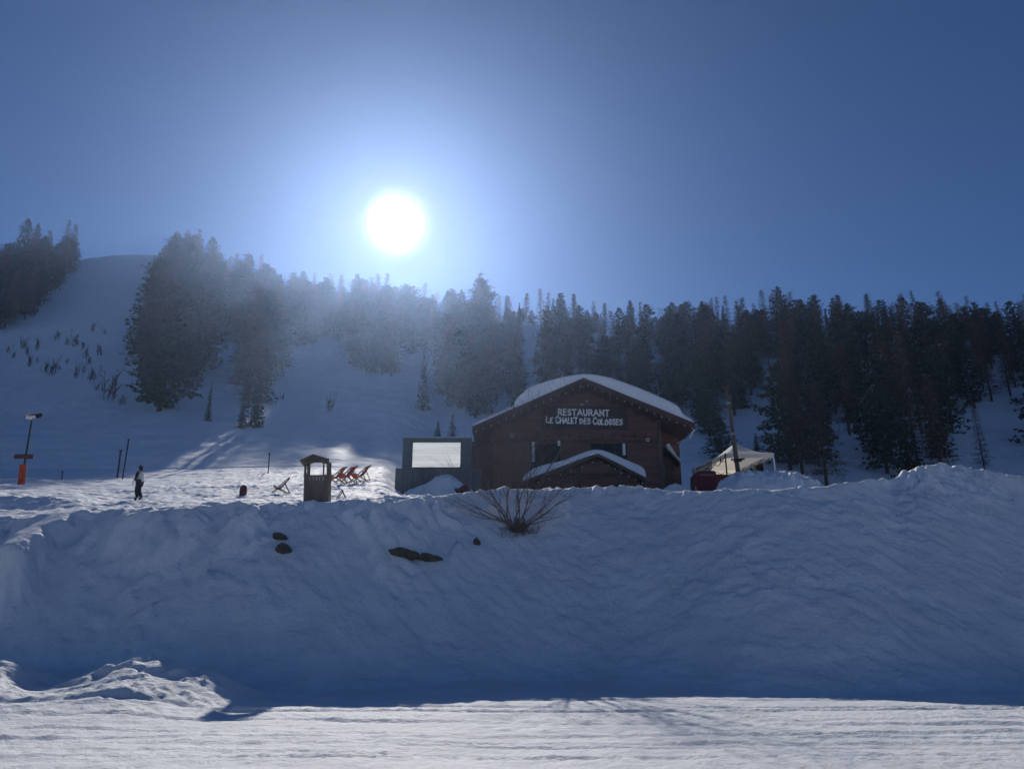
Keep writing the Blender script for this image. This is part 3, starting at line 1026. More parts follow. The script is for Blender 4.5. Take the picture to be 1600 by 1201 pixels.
MB().prism([(px0, zb), (px1, zb), (px1, pz(px1)), (pa.x, pz(pa.x)), (px0, pz(px0))], YP + .8, YP + .9).build("porch_wall", M['wood_dark'], chalet)
b = MB()
z = zb + .4
while z < pa.z - .35:
    t_ = z + .17
    xl = px0 if t_ < pz(px0) else pa.x - (pa.z - .22 - t_) / (pa.z - pl.z) * (pa.x - pl.x)
    xr = px1 if t_ < pz(px1) else pa.x + (pa.z - .22 - t_) / (pa.z - pr.z) * (pr.x - pa.x)
    if xr - xl > .2:
        b.box((xl + .01, YP + .76 - random.uniform(0, .01), z), (xr - .01, YP + .806, t_))
    z += .19
cb = b.build("porch_cladding", M['wood'], chalet); cb['kind'] = 'stuff'
for px in (846, 905, 969):
    x = P(px, 750, YP + .3).x
    MB().box((x - .1, YP + .2, zb), (x + .1, YP + .42, pz(x) - .01)).build("porch_post", M['wood_grey'] if px == 969 else M['wood_dark'], chalet)
MB().box((px0 + .1, YP + .22, P(934, 741, YP).z), (px1 - .1, YP + .40, P(934, 737, YP).z)).build("tie_beam", M['wood_dark'], chalet)
MB().beam(P(969, 752, YP + .31), P(978, 766, YP + .31), .1, .1).build("brace", M['wood_grey'], chalet)


# snow lying on the roofs
def snow_cap(name, lower, upper, y0, y1, label, seed, round_=.45):
    """lower and upper are matching front profiles [(x, z)...]; swept back with a rounded front edge."""
    n = len(lower)
    rng = random.Random(seed)
    rows = []
    ys = [(y0 + .12, .35, 1), (y0, .75, .0), (y0 + .10, .93, 0), (y0 + .35, 1.0, 0), (y0 + .9, 1.02, 0)] + [(y, 1.0, 0) for y in np.linspace(y0 + 1.8, y1 - .5, 14)] + [(y1, .6, 0)]
    vs, fs = [], []
    for y, k, _ in ys:
        for i in range(n):
            lx, lz = lower[i]; ux, uz = upper[i]
            wz = .05 * (2 * random.random() - 1) * (1 if 0 < i < n - 1 else 0)
            vs.append((lx + (ux - lx) * k, y + .05 * math.sin(i * 1.3 + seed), lz + (uz - lz) * k + wz))
    m = len(ys)
    for j in range(m - 1):
        for i in range(n - 1):
            fs.append((j * n + i, j * n + i + 1, (j + 1) * n + i + 1, (j + 1) * n + i))
    base = len(vs)
    for y, k, _ in ys:
        for i in range(n):
            vs.append((lower[i][0], y + .05 * math.sin(i * 1.3 + seed), lower[i][1]))
    for j in range(m - 1):
        for i in range(n - 1):
            fs.append((base + j * n + i, base + (j + 1) * n + i, base + (j + 1) * n + i + 1, base + j * n + i + 1))
        for i in (0, n - 1):
            fs.append((j * n + i, (j + 1) * n + i, base + (j + 1) * n + i, base + j * n + i))
    for j in (0, m - 1):
        for i in range(n - 1):
            fs.append((j * n + i, j * n + i + 1, base + j * n + i + 1, base + j * n + i))
    mb = MB(); mb.add(vs, fs)
    o = mb.build(name, M['snow_roof'], None, smooth=True)
    sd = o.modifiers.new("soft", 'SUBSURF'); sd.levels = sd.render_levels = 1
    return tag(o, label, "snow")


def profile(pts, y):
    return [((q := P(px, py, y)).x, q.z) for px, py in pts]


top = profile([(803, 628), (806, 622), (815, 613), (830, 603), (850, 595), (870, 588.5), (890, 585), (912, 583), (935, 584.5), (958, 589), (985, 598), (1010, 608.5), (1035, 620), (1055, 629.5), (1063, 635), (1065, 644), (1070, 648), (1078, 653), (1085, 659)], YF)
low = [(x, roof_z(x) + .035) for x, z in top]
snow_cap("roof_snow", low, top, YF - .10, YB + .8, "thick rounded blanket of snow on the main chalet roof", 1)
t2 = profile([(737, 662), (750, 655), (765, 649), (780, 642), (795, 636), (802, 631)], YF)
snow_cap("eave_snow", [(x, roof_z(x) + .035) for x, z in t2], t2, YF + .05, YB + .6, "thin snow on the lower left end of the main chalet roof", 2)
t3 = profile([(816, 744), (826, 734), (845, 725), (862, 721), (880, 717.5), (900, 710), (915, 704.5), (928, 700.5), (940, 701), (955, 706), (975, 715), (995, 723.5), (1003, 727), (1008, 733), (1009.5, 740)], YP)


def pzt(x):
    x = max(pl.x, min(pr.x, x))
    return pz(x) + .25


snow_cap("porch_snow", [(x, pzt(x)) for x, z in t3], t3, YP - .08, YW - .5, "curved band of snow on the small porch roof in front of the chalet", 3)

# bulbs strung along the two gables
for nm, a, e0, e1, y, n, lab in (("light_string", apex, eaL, eaR, YF - .1, 15, "string of white bulbs along the main chalet gable"), ("light_string", pa, pl, pr, YP - .05, 7, "short string of white bulbs along the porch gable")):
    st = thing(nm, lab, "light string", (a.x, y, a.z), "festoon lights on the chalet gables")
    cb = MB().tube([Vector((e0.x, y, e0.z - .42)), Vector((a.x, y, a.z - .42)), Vector((e1.x, y, e1.z - .42))], .012, 4).build("cable", M['black'], st)
    for e in (e0, e1):
        for i in range(n):
            k = (i + .5) / n
            p = Vector((a.x + (e.x - a.x) * k, y - .03, a.z + (e.z - a.z) * k - .47 - random.uniform(0, .05)))
            MB().tube([p + Vector((0, 0, .06)), p + Vector((0, 0, .02)), p - Vector((0, 0, .05))], [.015, .034, .012], 6).build("bulb", M['bulb'], st)

# ------------------------------------------------------------------ the name over the door
sg = thing("restaurant_sign", "white raised lettering of the restaurant name on a dark gable board", "sign", tuple(P(912, 665, YW - .1)))
sa, sc_ = P(846, 634, YW - .1), P(982, 671, YW - .1)
MB().box((sa.x, YW - .085, sc_.z), (sc_.x, YW - .062, sa.z)).build("backing_board", M['sign_board'], sg)
YS = YW - .11
STROKES = {
    'A': [[(0, 0), (.45, 1), (.9, 0)], [(.2, .34), (.72, .34)]],
    'C': [[(.85, .8), (.55, 1), (.2, .85), (.05, .45), (.22, .1), (.55, 0), (.88, .18)]],
    'D': [[(.08, 0), (.08, 1), (.5, .95), (.82, .55), (.6, .1), (.08, 0)]],
    'E': [[(.8, 1), (.1, 1), (.08, 0), (.82, 0)], [(.1, .52), (.65, .52)]],
    'H': [[(.08, 0), (.08, 1)], [(.82, 0), (.82, 1)], [(.08, .5), (.82, .5)]],
    'L': [[(.1, 1), (.1, 0), (.78, 0)]],
    'N': [[(.08, 0), (.08, 1), (.82, 0), (.82, 1)]],
    'O': [[(.45, 1), (.12, .8), (.05, .4), (.3, .02), (.62, .05), (.86, .45), (.75, .85), (.45, 1)]],
    'R': [[(.1, 0), (.1, 1), (.6, 1), (.82, .78), (.6, .5), (.1, .48)], [(.45, .48), (.85, 0)]],
    'S': [[(.82, .85), (.5, 1), (.15, .85), (.18, .6), (.7, .42), (.82, .18), (.5, 0), (.1, .14)]],
    'T': [[(.02, 1), (.9, 1)], [(.46, 1), (.46, 0)]],
    'U': [[(.08, 1), (.08, .3), (.3, .02), (.6, .02), (.82, .3), (.82, 1)]],
}


def letter(ch, x0, x1, z0, z1, wpen, slant=0.0, jig=0.0, rng=random):
    b = MB()
    w, h = x1 - x0, z1 - z0
    d = YS
    for st in STROKES[ch]:
        pts = [(x0 + w * (u / .9) + slant * h * v + rng.uniform(-jig, jig), z0 + h * v + rng.uniform(-jig, jig)) for u, v in st]
        for (xa, za), (xb, zb_) in zip(pts, pts[1:]):
            dx, dz = xb - xa, zb_ - za
            L = math.hypot(dx, dz) or 1
            ex, ez = dx / L * wpen * .45, dz / L * wpen * .45
            nx, nz = -dz / L * wpen / 2, dx / L * wpen / 2
            q = [(xa - ex + nx, za - ez + nz), (xa - ex - nx, za - ez - nz), (xb + ex - nx, zb_ + ez - nz), (xb + ex + nx, zb_ + ez + nz)]
            d2 = d - rng.uniform(0, .02)
            b.add([(x, d2, z) for x, z in q] + [(x, YW - .06, z) for x, z in q], [(0, 1, 2, 3), (7, 6, 5, 4), (0, 4, 5, 1), (1, 5, 6, 2), (2, 6, 7, 3), (3, 7, 4, 0)])
    return b.build("letter", M['letter'], sg)


rl = random.Random(5)
# first line: upright capitals, falling a little to the right as the board does
word = "RESTAURANT"
wid = {'R': 8.0, 'E': 7.0, 'S': 7.2, 'T': 8.0, 'A': 9.4, 'U': 8.0, 'N': 8.6}
tot = sum(wid[c] for c in word)
x = 871.5
for c in word:
    w = wid[c] * 81.5 / tot
    dy = (x - 871) * .022
    a, e = P(x + .5, 648.0 + dy, YS), P(x + w - 1.5, 639.0 + dy, YS)
    letter(c, a.x, e.x, a.z, e.z, .088)
    x += w
x = 852.5
line = [("L", 6.6, 1.0), ("E", 5.6, .85), (" ", 3.2, 1), ("C", 7.4, 1.12), ("H", 6.6, .9), ("A", 6.2, .92), ("L", 5.2, .92), ("E", 5.2, .88), ("T", 6.0, 1.0), (" ", 2.8, 1), ("D", 6.6, .82), ("E", 5.6, .9), ("S", 5.8, .92), (" ", 3.0, 1),
        ("C", 7.4, 1.1), ("O", 6.4, .78), ("L", 5.6, .95), ("O", 6.2, .8), ("S", 5.8, .9), ("S", 5.8, .92), ("E", 5.8, .95), ("S", 6.0, .92)]
tot = sum(w for _, w, _ in line)
for c, w, hk in line:
    w = w * 121.0 / tot
    if c != " ":
        dy = (x - 852) * .030
        a = P(x + .4, 660.0 + dy + (.5 if c in "CO" else 0), YS)
        e = P(x + w - 1.1, 660.0 + dy - 9.0 * hk, YS)
        letter(c, a.x, e.x, a.z, e.z, .086, .05, .018, rl)
    x += w
M['pole_dark'] = material("dark_marker_pole", (0.030, 0.030, 0.036), .6, .2, 5)
# ------------------------------------------------------------------ video wall left of the chalet
M['panel'] = material("grey_green_panels", (0.105, 0.13, 0.13), .6, .18, 1.5, .003, 12)
M['skirt'] = material("grey_boards", (0.13, 0.135, 0.135), .75, .25, 2.0, .006, 18, (2, 1, .2))
vw = thing("video_screen", "large outdoor video screen in a dark panelled stand left of the chalet", "video screen", tuple(P(680, 765, 46)))
YV = 46.0
a, c = P(630, 684, YV), P(735, 770, YV)
zv0 = tz(P(680, 765, YV).x, YV) - .5
s0, s1 = P(645, 690.5, YV - .05), P(719, 729.5, YV - .05)
# housing: a box with the picture let into its face
MB().box((a.x, YV, s1.z - .05), (s0.x, YV + .9, a.z)).build("housing_panel", M['panel'], vw)
MB().box((s0.x, YV, s0.z), (s1.x, YV + .9, a.z)).build("housing_panel", M['panel'], vw)
MB().box((s1.x, YV, s1.z - .05), (c.x, YV + .9, a.z - .02)).build("housing_panel", M['panel'], vw)
MB().box((s0.x, YV + .003, zv0), (s1.x, YV + .9, s1.z)).build("housing_panel", M['panel'], vw)
MB().box((a.x - .04, YV - .05, a.z + .002), (c.x + .04, YV + .95, a.z + .07)).build("top_cap", M['steel'], vw)
# lit picture: pale, with faint bands
sm = bpy.data.materials.new("lit_screen"); sm.use_nodes = True
nt = sm.node_tree; bs = nt.nodes["Principled BSDF"]
tc = nt.nodes.new("ShaderNodeTexCoord")
wv = nt.nodes.new("ShaderNodeTexNoise"); wv.inputs["Scale"].default_value = 1.0; wv.inputs["Detail"].default_value = 3
mp = nt.nodes.new("ShaderNodeMapping"); mp.inputs["Scale"].default_value = (.15, 1, 5.0)
nt.links.new(tc.outputs["Object"], mp.inputs["Vector"]); nt.links.new(mp.outputs[0], wv.inputs["Vector"])
rp = nt.nodes.new("ShaderNodeMapRange"); rp.inputs["From Min"].default_value, rp.inputs["From Max"].default_value = .3, .7
rp.inputs["To Min"].default_value, rp.inputs["To Max"].default_value = .40, .58
nt.links.new(wv.outputs["Fac"], rp.inputs["Value"])
bs.inputs["Base Color"].default_value = (.05, .05, .055, 1); bs.inputs["Roughness"].default_value = .4
bs.inputs["Emission Color"].default_value = (.92, .95, 1.0, 1)
nt.links.new(rp.outputs[0], bs.inputs["Emission Strength"])
MB().box((s0.x + .004, YV + .05, s1.z + .004), (s1.x - .004, YV + .3, s0.z - .004)).build("screen", sm, vw)
for x0, x1, z0, z1 in ((s0.x - .05, s0.x, s1.z - .05, s0.z + .05), (s1.x, s1.x + .05, s1.z - .05, s0.z + .05)):
    MB().box((x0, YV - .03, z0), (x1, YV - .003, z1)).build("bezel", M['black'], vw)
for z0, z1 in ((s1.z - .05, s1.z), (s0.z, s0.z + .05)):
    MB().box((s0.x, YV - .03, z0), (s1.x, YV - .003, z1)).build("bezel", M['black'], vw)
# boarded skirt round its foot
x = P(619, 735, YV - .5).x
xe = P(752, 735, YV - .5).x
ztop = P(619, 731, YV - .5).z
while x < xe:
    w = .27
    MB().box((x, YV - .5 - random.uniform(0, .025), zv0), (min(x + w - .015, xe), YV - .44, ztop - random.uniform(0, .05))).build("board", M['skirt'], vw)
    x += w
MB().box((P(619, 735, YV - .5).x - .05, YV - .43, zv0), (P(619, 735, YV - .5).x + .02, YV + .8, ztop + .02)).build("board", M['skirt'], vw)
# small floodlight below its right corner
c2 = P(712, 733, YV - .2)
MB().box((c2.x - .06, c2.y - .05, c2.z - .08), (c2.x + .06, c2.y + .06, c2.z + .05)).build("spotlight", M['white'], vw)


# ------------------------------------------------------------------ heaps of shovelled snow
def heap(name, outline, y, depth, label, seed, clod=.12, mat='snow_bank'):
    """outline: [(px, py)...] of the crest seen from the road; swells back over `depth` metres."""
    pts = [P(px, py, y) for px, py in outline]
    xs = np.array([p.x for p in pts]); zt_ = np.array([p.z for p in pts])
    n, m = 110, 44
    X, Y = np.meshgrid(np.linspace(xs[0] - .25, xs[-1] + .25, n), np.linspace(y - depth, y + depth, m))
    top = np.interp(X, xs, zt_)
    g = terrain(X.ravel(), Y.ravel()).reshape(X.shape) - .25
    k = np.clip(1 - ((Y - y) / depth) ** 2, 0, 1) ** .8
    ends = sstep(xs[0] - .25, xs[0] + .05, X) * (1 - sstep(xs[-1] - .05, xs[-1] + .25, X))
    Z = g + np.maximum(top - g, 0) * k * ends + clod * k * (np.abs(fbm(X * 2.1, Y * 2.3, seed, 4, .6)) * 1.4 - .25)
    vs = np.stack((X, Y, Z), -1).reshape(-1, 3)
    idx = np.arange(n * m).reshape(m, n)
    q = np.stack((idx[:-1, :-1], idx[:-1, 1:], idx[1:, 1:], idx[1:, :-1]), -1).reshape(-1, 4)
    b = MB(); b.add([tuple(v) for v in vs], [tuple(int(i) for i in r) for r in q])
    return tag(b.build(name, M[mat], None, smooth=True, fix=False), label, "snow pile")


heap("snow_pile", [(634, 770), (650, 762), (668, 755), (680, 746), (690, 742), (700, 740.5), (708, 744), (720, 754), (735, 764), (742, 770)], 43.2, 1.6, "conical heap of shovelled snow in front of the video screen", 401, .07)
heap("snow_pile", [(1122, 763), (1126, 755), (1134, 747), (1148, 742), (1163, 738), (1175, 737), (1190, 739), (1215, 738), (1238, 740), (1252, 745), (1266, 753), (1280, 760)], 38.5, 2.2, "long heap of cloddy snow in front of the white tent", 402, .30)
heap("snow_pile", [(1036, 764), (1046, 757), (1056, 755), (1066, 758), (1076, 764)], 47.0, .8, "small heap of snow right of the chalet's front corner", 403, .10)

# ------------------------------------------------------------------ ticket booth on the crest
M['booth'] = material("greying_larch_boards", (0.17, 0.135, 0.105), .85, .25, 3, .006, 25, (1, 1, .2))
YK = 26.9
kc = P(496, 781, YK)
gk = tz(kc.x, YK)
bt = thing("ticket_booth", "narrow weathered wooden booth with a gabled roof on the snow crest", "booth", (kc.x, YK, gk - .3))
mk = lambda px, py: P(px, py, YK)
xl, xr = mk(478, 750).x, mk(516, 750).x
zt0, zw0, zw1, ztp = gk - .3, mk(496, 742).z, mk(496, 722).z, mk(496, 716).z
dp = .85
for x in (xl, xr - .08):
    for y in (YK, YK + dp - .08):
        MB().box((x, y, zt0), (x + .08, y + .08, ztp)).build("post", M['booth'], bt)
for x in (xl + .16, xr - .21):
    MB().box((x, YK + .01, zw0 + .002), (x + .05, YK + .06, zw1 + .03)).build("window_frame", M['booth'], bt)
MB().box((xl + .084, YK + .012, zw1 + .032), (xr - .084, YK + .06, ztp - .01)).build("lintel", M['booth'], bt)
MB().box((xl + .21, YK + .014, zw1 + .0), (xr - .21, YK + .05, zw1 + .03)).build("window_frame", M['booth'], bt)
MB().box((xl - .01, YK - .05, zw0 - .04), (xr + .01, YK + .07, zw0)).build("counter", M['booth'], bt)
n = 6
for i in range(n):
    w = (xr - xl - .166) / n
    x = xl + .083 + i * w
    MB().box((x + .004, YK + .02 + random.uniform(0, .012), zt0), (x + w - .004, YK + .055, zw0 - .042)).build("board", M['booth'], bt)
    MB().box((x + .004, YK + dp - .05, zt0), (x + w - .004, YK + dp - .02, zw0 - .042)).build("board", M['booth'], bt)
for x in (xl + .01, xr - .05):
    for i in range(5):
        w = (dp - .17) / 5
        MB().box((x, YK + .084 + i * w, zt0), (x + .04, YK + .08 + (i + 1) * w, zw0 + .12)).build("board", M['booth'], bt)
ka, kl, kr = mk(494.5, 710), mk(475, 719), mk(516, 717)
for e in (kl, kr):
    MB().prism([(ka.x, ka.z), (e.x, e.z), (e.x, e.z - .05), (ka.x, ka.z - .05)], YK - .14, YK + dp + .12).build("roof", M['booth'], bt)
MB().prism([(ka.x, ka.z - .06), (kl.x + .1, kl.z - .015), (kl.x + .1, ztp - .012), (kr.x - .03, ztp - .012), (kr.x - .03, kr.z - .05)], YK + .01, YK + .05).build("gable", M['booth'], bt)
bt.rotation_euler = (0, math.radians(-3.0), math.radians(7))

# ------------------------------------------------------------------ deck chairs
M['coral'] = material("orange_red_canvas", (0.66, 0.14, 0.07), .85, .12, 8, .002, 60)
_nt = M['coral'].node_tree
_tl = _nt.nodes.new("ShaderNodeBsdfTranslucent"); _tl.inputs["Color"].default_value = (.75, .22, .12, 1)
_mx = _nt.nodes.new("ShaderNodeMixShader"); _mx.inputs[0].default_value = .45
_nt.links.new(_nt.nodes["Principled BSDF"].outputs[0], _mx.inputs[1]); _nt.links.new(_tl.outputs[0], _mx.inputs[2])
_nt.links.new(_mx.outputs[0], _nt.nodes["Material Output"].inputs["Surface"])
M['maroon'] = material("dark_red_canvas", (0.115, 0.020, 0.026), .8, .2, 6, .003, 40)
M['beech'] = material("pale_beech_wood", (0.36, 0.24, 0.14), .6, .2, 6)
M['orange_pad'] = material("orange_red_foam_padding", (0.58, 0.085, 0.03), .6, .15, 5, .004, 30)


def deck_chair(px, py, y, rz, label, cloth, frame, group, s=1.0):
    p = P(px, py, y)
    o = thing("deck_chair", label, "deck chair", (p.x, y, tz(p.x, y) - .02), group)
    o.rotation_euler = (0, 0, rz); o.scale = (s, s, s)

    def part(nm, mb, mt):
        me_o = mb.build(nm, mt)
        me_o.parent = o
        return me_o
    w = .30
    # long frame from the front foot up to the head; short one props it from behind
    for sx in (-w, w):
        part("back_rail", MB().beam((sx, -.42, .04), (sx, .52, .98), .035, .05), frame)
        part("leg", MB().beam((sx * .88, .55, .03), (sx * .88, -.35, .46), .035, .05), frame)
        part("prop", MB().beam((sx * .76, .62, .04), (sx * .76, .26, .70), .03, .04), frame)
    part("crossbar", MB().tube([(-w, .52, .98), (w, .52, .98)], .02), frame)
    part("crossbar", MB().tube([(-w * .88, -.35, .46), (w * .88, -.35, .46)], .02), frame)
    part("crossbar", MB().tube([(-w * .76, .62, .05), (w * .76, .62, .05)], .018), frame)
    vs, fs = [], []
    prof = [(.53, 1.0), (.44, .86), (.30, .66), (.16, .46), (.02, .33), (-.12, .30), (-.25, .36), (-.36, .47)]
    for dz in (0, -.012):
        for (yy, zz) in prof:
            vs += [(-w * .9, yy, zz + dz), (w * .9, yy, zz + dz)]
    k = len(prof)
    for i in range(k - 1):
        fs.append((2 * i, 2 * i + 1, 2 * i + 3, 2 * i + 2))
        j = 2 * k + 2 * i
        fs.append((j, j + 2, j + 3, j + 1))
        fs.append((2 * i, 2 * i + 2, j + 2, j)); fs.append((2 * i + 1, j + 1, j + 3, 2 * i + 3))
    part("canvas", MB().add(vs, fs), cloth)
    return o


g_ = "deck chairs on the snow beside the booth"
deck_chair(522, 762, 43.5, -.9, "orange red deck chair half hidden behind the wooden booth", M['coral'], M['beech'], g_, 1.1)
deck_chair(539, 762, 44.0, -.75, "orange red deck chair, middle of the three right of the booth", M['coral'], M['beech'], g_, 1.1)
deck_chair(560, 761, 44.0, -.95, "orange red deck chair, farthest from the booth of the three", M['coral'], M['beech'], g_, 1.1)
deck_chair(436, 773, 39.0, -1.3, "dark red deck chair standing alone left of the booth", M['maroon'], M['black'], g_, .85)


def lathe(rz_, n=14):
    vs, fs = [], []
    for r, z in rz_:
        for k in range(n):
            t = 2 * math.pi * k / n
            vs.append((r * math.cos(t), r * math.sin(t), z))
    m = len(rz_)
    for j in range(m - 1):
        for k in range(n):
            k2 = (k + 1) % n
            fs.append((j * n + k, j * n + k2, (j + 1) * n + k2, (j + 1) * n + k))
    fs.append(tuple(reversed(range(n)))); fs.append(tuple(range((m - 1) * n, m * n)))
    return MB().add(vs, fs)


p = P(379, 777, 38.0)
bn = thing("padded_bollard", "short dark red padded post with a rounded top in the snow", "bollard", (p.x, p.y, tz(p.x, p.y) - .05))
o = lathe([(.17, 0), (.175, .30), (.17, .45), (.12, .54), (.04, .57)]).build("padding", M['maroon'], None, smooth=True); o.parent = bn
o = lathe([(.182, .20), (.182, .24)]).build("strap", M['black'], None); o.parent = bn

p = P(534, 776, 33.0)
af = thing("trestle", "small grey folding trestle in the snow right of the booth", "trestle", (p.x, p.y, tz(p.x, p.y) - .04))
for sy in (-.12, .12):
    for sx in (-.2, .2):
        o = MB().beam((sx, sy, 0), (0, sy, .34), .035, .035).build("leg", M['skirt'], None); o.parent = af
o = MB().beam((0, -.16, .35), (0, .16, .35), .05, .05).build("top_bar", M['skirt'], None); o.parent = af

p = P(722, 766, 41.0)
rbg = thing("bundle", "dark red bundle of canvas lying at the right foot of the conical snow heap", "bundle", (p.x, p.y, tz(p.x, p.y)))
me = bpy.data.meshes.new("canvas"); bm = bmesh.new()
bmesh.ops.create_icosphere(bm, subdivisions=3, radius=.34)
rr = random.Random(9)
for v in bm.verts:
    v.co *= 1 + .22 * (float(fbm(np.array([v.co.x * 4]), np.array([v.co.z * 4 + v.co.y]), 3, 3)[0]))
    v.co.x *= 1.3; v.co.z *= .6; v.co.z += .10 * math.sin(v.co.x * 9)
bm.to_mesh(me); bm.free(); me.materials.append(M['maroon'])
o = bpy.data.objects.new("canvas", me); COL.objects.link(o); o.parent = rbg
rbg.location.z = P(722, 765, 41.0).z
p = P(728, 768, 41.0)
o = MB().tube([p + Vector((-.3, -.36, -.1)), p + Vector((-.32, .2, .30))], .02).build("strap", M['black'], rbg)

# ------------------------------------------------------------------ floodlight mast at the left
M['brown_board'] = material("red_brown_sign_board", (0.13, 0.045, 0.035), .7, .25, 3)
M['lamp_glass'] = material("pale_floodlight_glass", (0.75, 0.75, 0.70), .2, .05, 2, spec=.6)
M['lamp_grey'] = material("sand_grey_lamp_housing", (0.36, 0.31, 0.25), .5, .1, 4)
YM = 48.0
mf, mtp = P(33, 757, YM), P(50, 655, YM)
mz = tz(mf.x, YM)
mast = thing("floodlight_mast", "leaning mast with two floodlights and an orange padded foot", "lamp mast", (mf.x, YM, mz))
MB().tube([Vector((mf.x, YM, mz - .4)), mf, mtp], [.07, .07, .05], 8).build("pole", M['pole_dark'], mast)
d = (mtp - mf).normalized()
pb, pt = P(33, 757, YM), P(36.5, 726, YM)
pts = []
rad = []
for i in range(23):
    pts.append(pb.lerp(pt, i / 22)); rad.append(.215 if i % 2 == 0 else .195)
MB().tube([pb - d * .3] + pts, [.2] + rad, 12).build("padding", M['orange_pad'], mast, smooth=False)
sb = P(39, 713, YM - .12)
MB().box((P(25, 710, YM).x, YM - .16, sb.z - .14), (P(53, 716, YM).x, YM - .10, sb.z + .14)).build("sign_board", M['brown_board'], mast)
bk = P(50, 652, YM)
MB().box((P(44, 650, YM).x, YM - .05, bk.z - .03), (P(64, 650, YM).x, YM + .05, bk.z + .03)).build("crossbar", M['steel'], mast)
for px, py, ry_, mt in ((47, 650, .5, M['lamp_grey']), (58.5, 649, -.35, M['black'])):
    cpt = P(px, py, YM - .15)
    hd = MB()
    w, h, dd = .24, .16, .30
    hd.add([(-w, -dd, -h), (w, -dd, -h), (w, dd * .6, -h * .5), (-w, dd * .6, -h * .5), (-w, -dd, h), (w, -dd, h), (w, dd * .6, h * .6), (-w, dd * .6, h * .6)],
           [(0, 3, 2, 1), (4, 5, 6, 7), (0, 1, 5, 4), (1, 2, 6, 5), (2, 3, 7, 6), (3, 0, 4, 7)])
    fl_ = hd.build("floodlight", mt, None, bevel=.02)
    fl_.parent = mast
    fl_.location = cpt - Vector(mast.location)
    fl_.rotation_euler = (math.radians(28), 0, ry_)
    ln = MB().box((-w * .8, -dd - .02, -h * .75), (w * .8, -dd - .003, h * .5)).build("lens", M['lamp_glass'], None)
    ln.parent = fl_

# ------------------------------------------------------------------ thin poles on the piste
for nm, pa_, pb_, y, r, lab in (("marker_pole", (194, 731), (201, 688), 58, .055, "tall thin dark pole leaning right on the lower ski slope, with a small cap"),
                               ("marker_pole", (186, 726), (188.5, 705), 60, .07, "short dark pole wrapped in padding left of the tall leaning one"),
                               ("marker_pole", (97, 745), (97.5, 738), 55, .035, "tiny dark stake between the lamp mast and the person"),
                               ("marker_pole", (420, 725), (421, 710), 62, .05, "thin dark stake on the slope above the lone dark red deck chair")):
    a, c = P(*pa_, y), P(*pb_, y)
    z0 = tz(a.x, y)
    o = thing(nm, lab, "pole", (a.x, y, min(z0, a.z)))
    MB().tube([Vector((a.x, y, min(z0, a.z) - .2)), a, c], r, 6).build("shaft", M['pole_dark'], o)
    MB().tube([c, c + (c - a).normalized() * .12], [r * 1.9, r * 1.6], 6).build("cap", M['pole_dark'], o)

# ------------------------------------------------------------------ white party tent, red counter, old pole
tm = bpy.data.materials.new("white_tent_fabric"); tm.use_nodes = True
nt = tm.node_tree; bs = nt.nodes["Principled BSDF"]
bs.inputs["Base Color"].default_value = (.80, .80, .80, 1); bs.inputs["Roughness"].default_value = .7
tl = nt.nodes.new("ShaderNodeBsdfTranslucent"); tl.inputs["Color"].default_value = (.78, .70, .58, 1)
mxs = nt.nodes.new("ShaderNodeMixShader"); mxs.inputs[0].default_value = .55
nt.links.new(bs.outputs[0], mxs.inputs[1]); nt.links.new(tl.outputs[0], mxs.inputs[2]); nt.links.new(mxs.outputs[0], nt.nodes["Material Output"].inputs["Surface"])
M['tent'] = tm
YT0, YT1 = 45.6, 51.0
n0, n1 = P(1133, 708, YT0), P(1207.5, 707, YT0)
f1, f0 = P(1150, 735, YT1), P(1083, 732, YT1)
pk = P(1148, 692, (YT0 + YT1) / 2)
zg = tz(n0.x, YT0)
tent = thing("party_tent", "white open party tent with a pointed canopy right of the chalet", "tent", (n0.x, YT0, zg))
cor = [n0, n1, f1, f0]
# canopy with slightly hollow slopes
for i in range(4):
    a, c = cor[i], cor[(i + 1) % 4]
    vs, fs = [], []
    m = 6
    for j in range(m + 1):
        k = j / m
        A, C = a.lerp(pk, k), c.lerp(pk, k)
        sag = -.22 * math.sin(math.pi * k) * (1 - .2 * k)
        for q in range(m + 1):
            t = q / m
            pnt = A.lerp(C, t)
            vs.append(pnt + Vector((0, 0, sag * (1 - .35 * math.sin(math.pi * t)) - .04 * math.sin(math.pi * t) * (1 - k) + random.uniform(-.012, .012))))
    for j in range(m):
        for q in range(m):
            fs.append((j * (m + 1) + q, j * (m + 1) + q + 1, (j + 1) * (m + 1) + q + 1, (j + 1) * (m + 1) + q))
    MB().add(vs, fs).build("canopy_panel", tm, tent, smooth=True)
    # hanging valance
    vs, fs = [], []
    for q in range(13):
        t = q / 12
        pnt = a.lerp(c, t)
        out = .05 * math.sin(t * 19 + i)
        nrm = Vector((c.y - a.y, -(c.x - a.x), 0)).normalized()
        vs += [pnt + Vector((0, 0, -.045 * math.sin(math.pi * t))), pnt + nrm * out * .5 + Vector((0, 0, -.30 - .02 * math.sin(t * 31)))]
    for q in range(12):
        fs.append((2 * q, 2 * q + 1, 2 * q + 3, 2 * q + 2))
    MB().add(vs, fs).build("valance", tm, tent, smooth=True)
for i, p in enumerate(cor):
    foot = Vector((p.x + (.12 if i == 1 else 0), p.y, tz(p.x, p.y) - .2))
    MB().beam(foot, p + Vector((0, 0, -.02)), .07, .07).build("leg", M['white'] if i in (1, 2) else M['black'], tent)
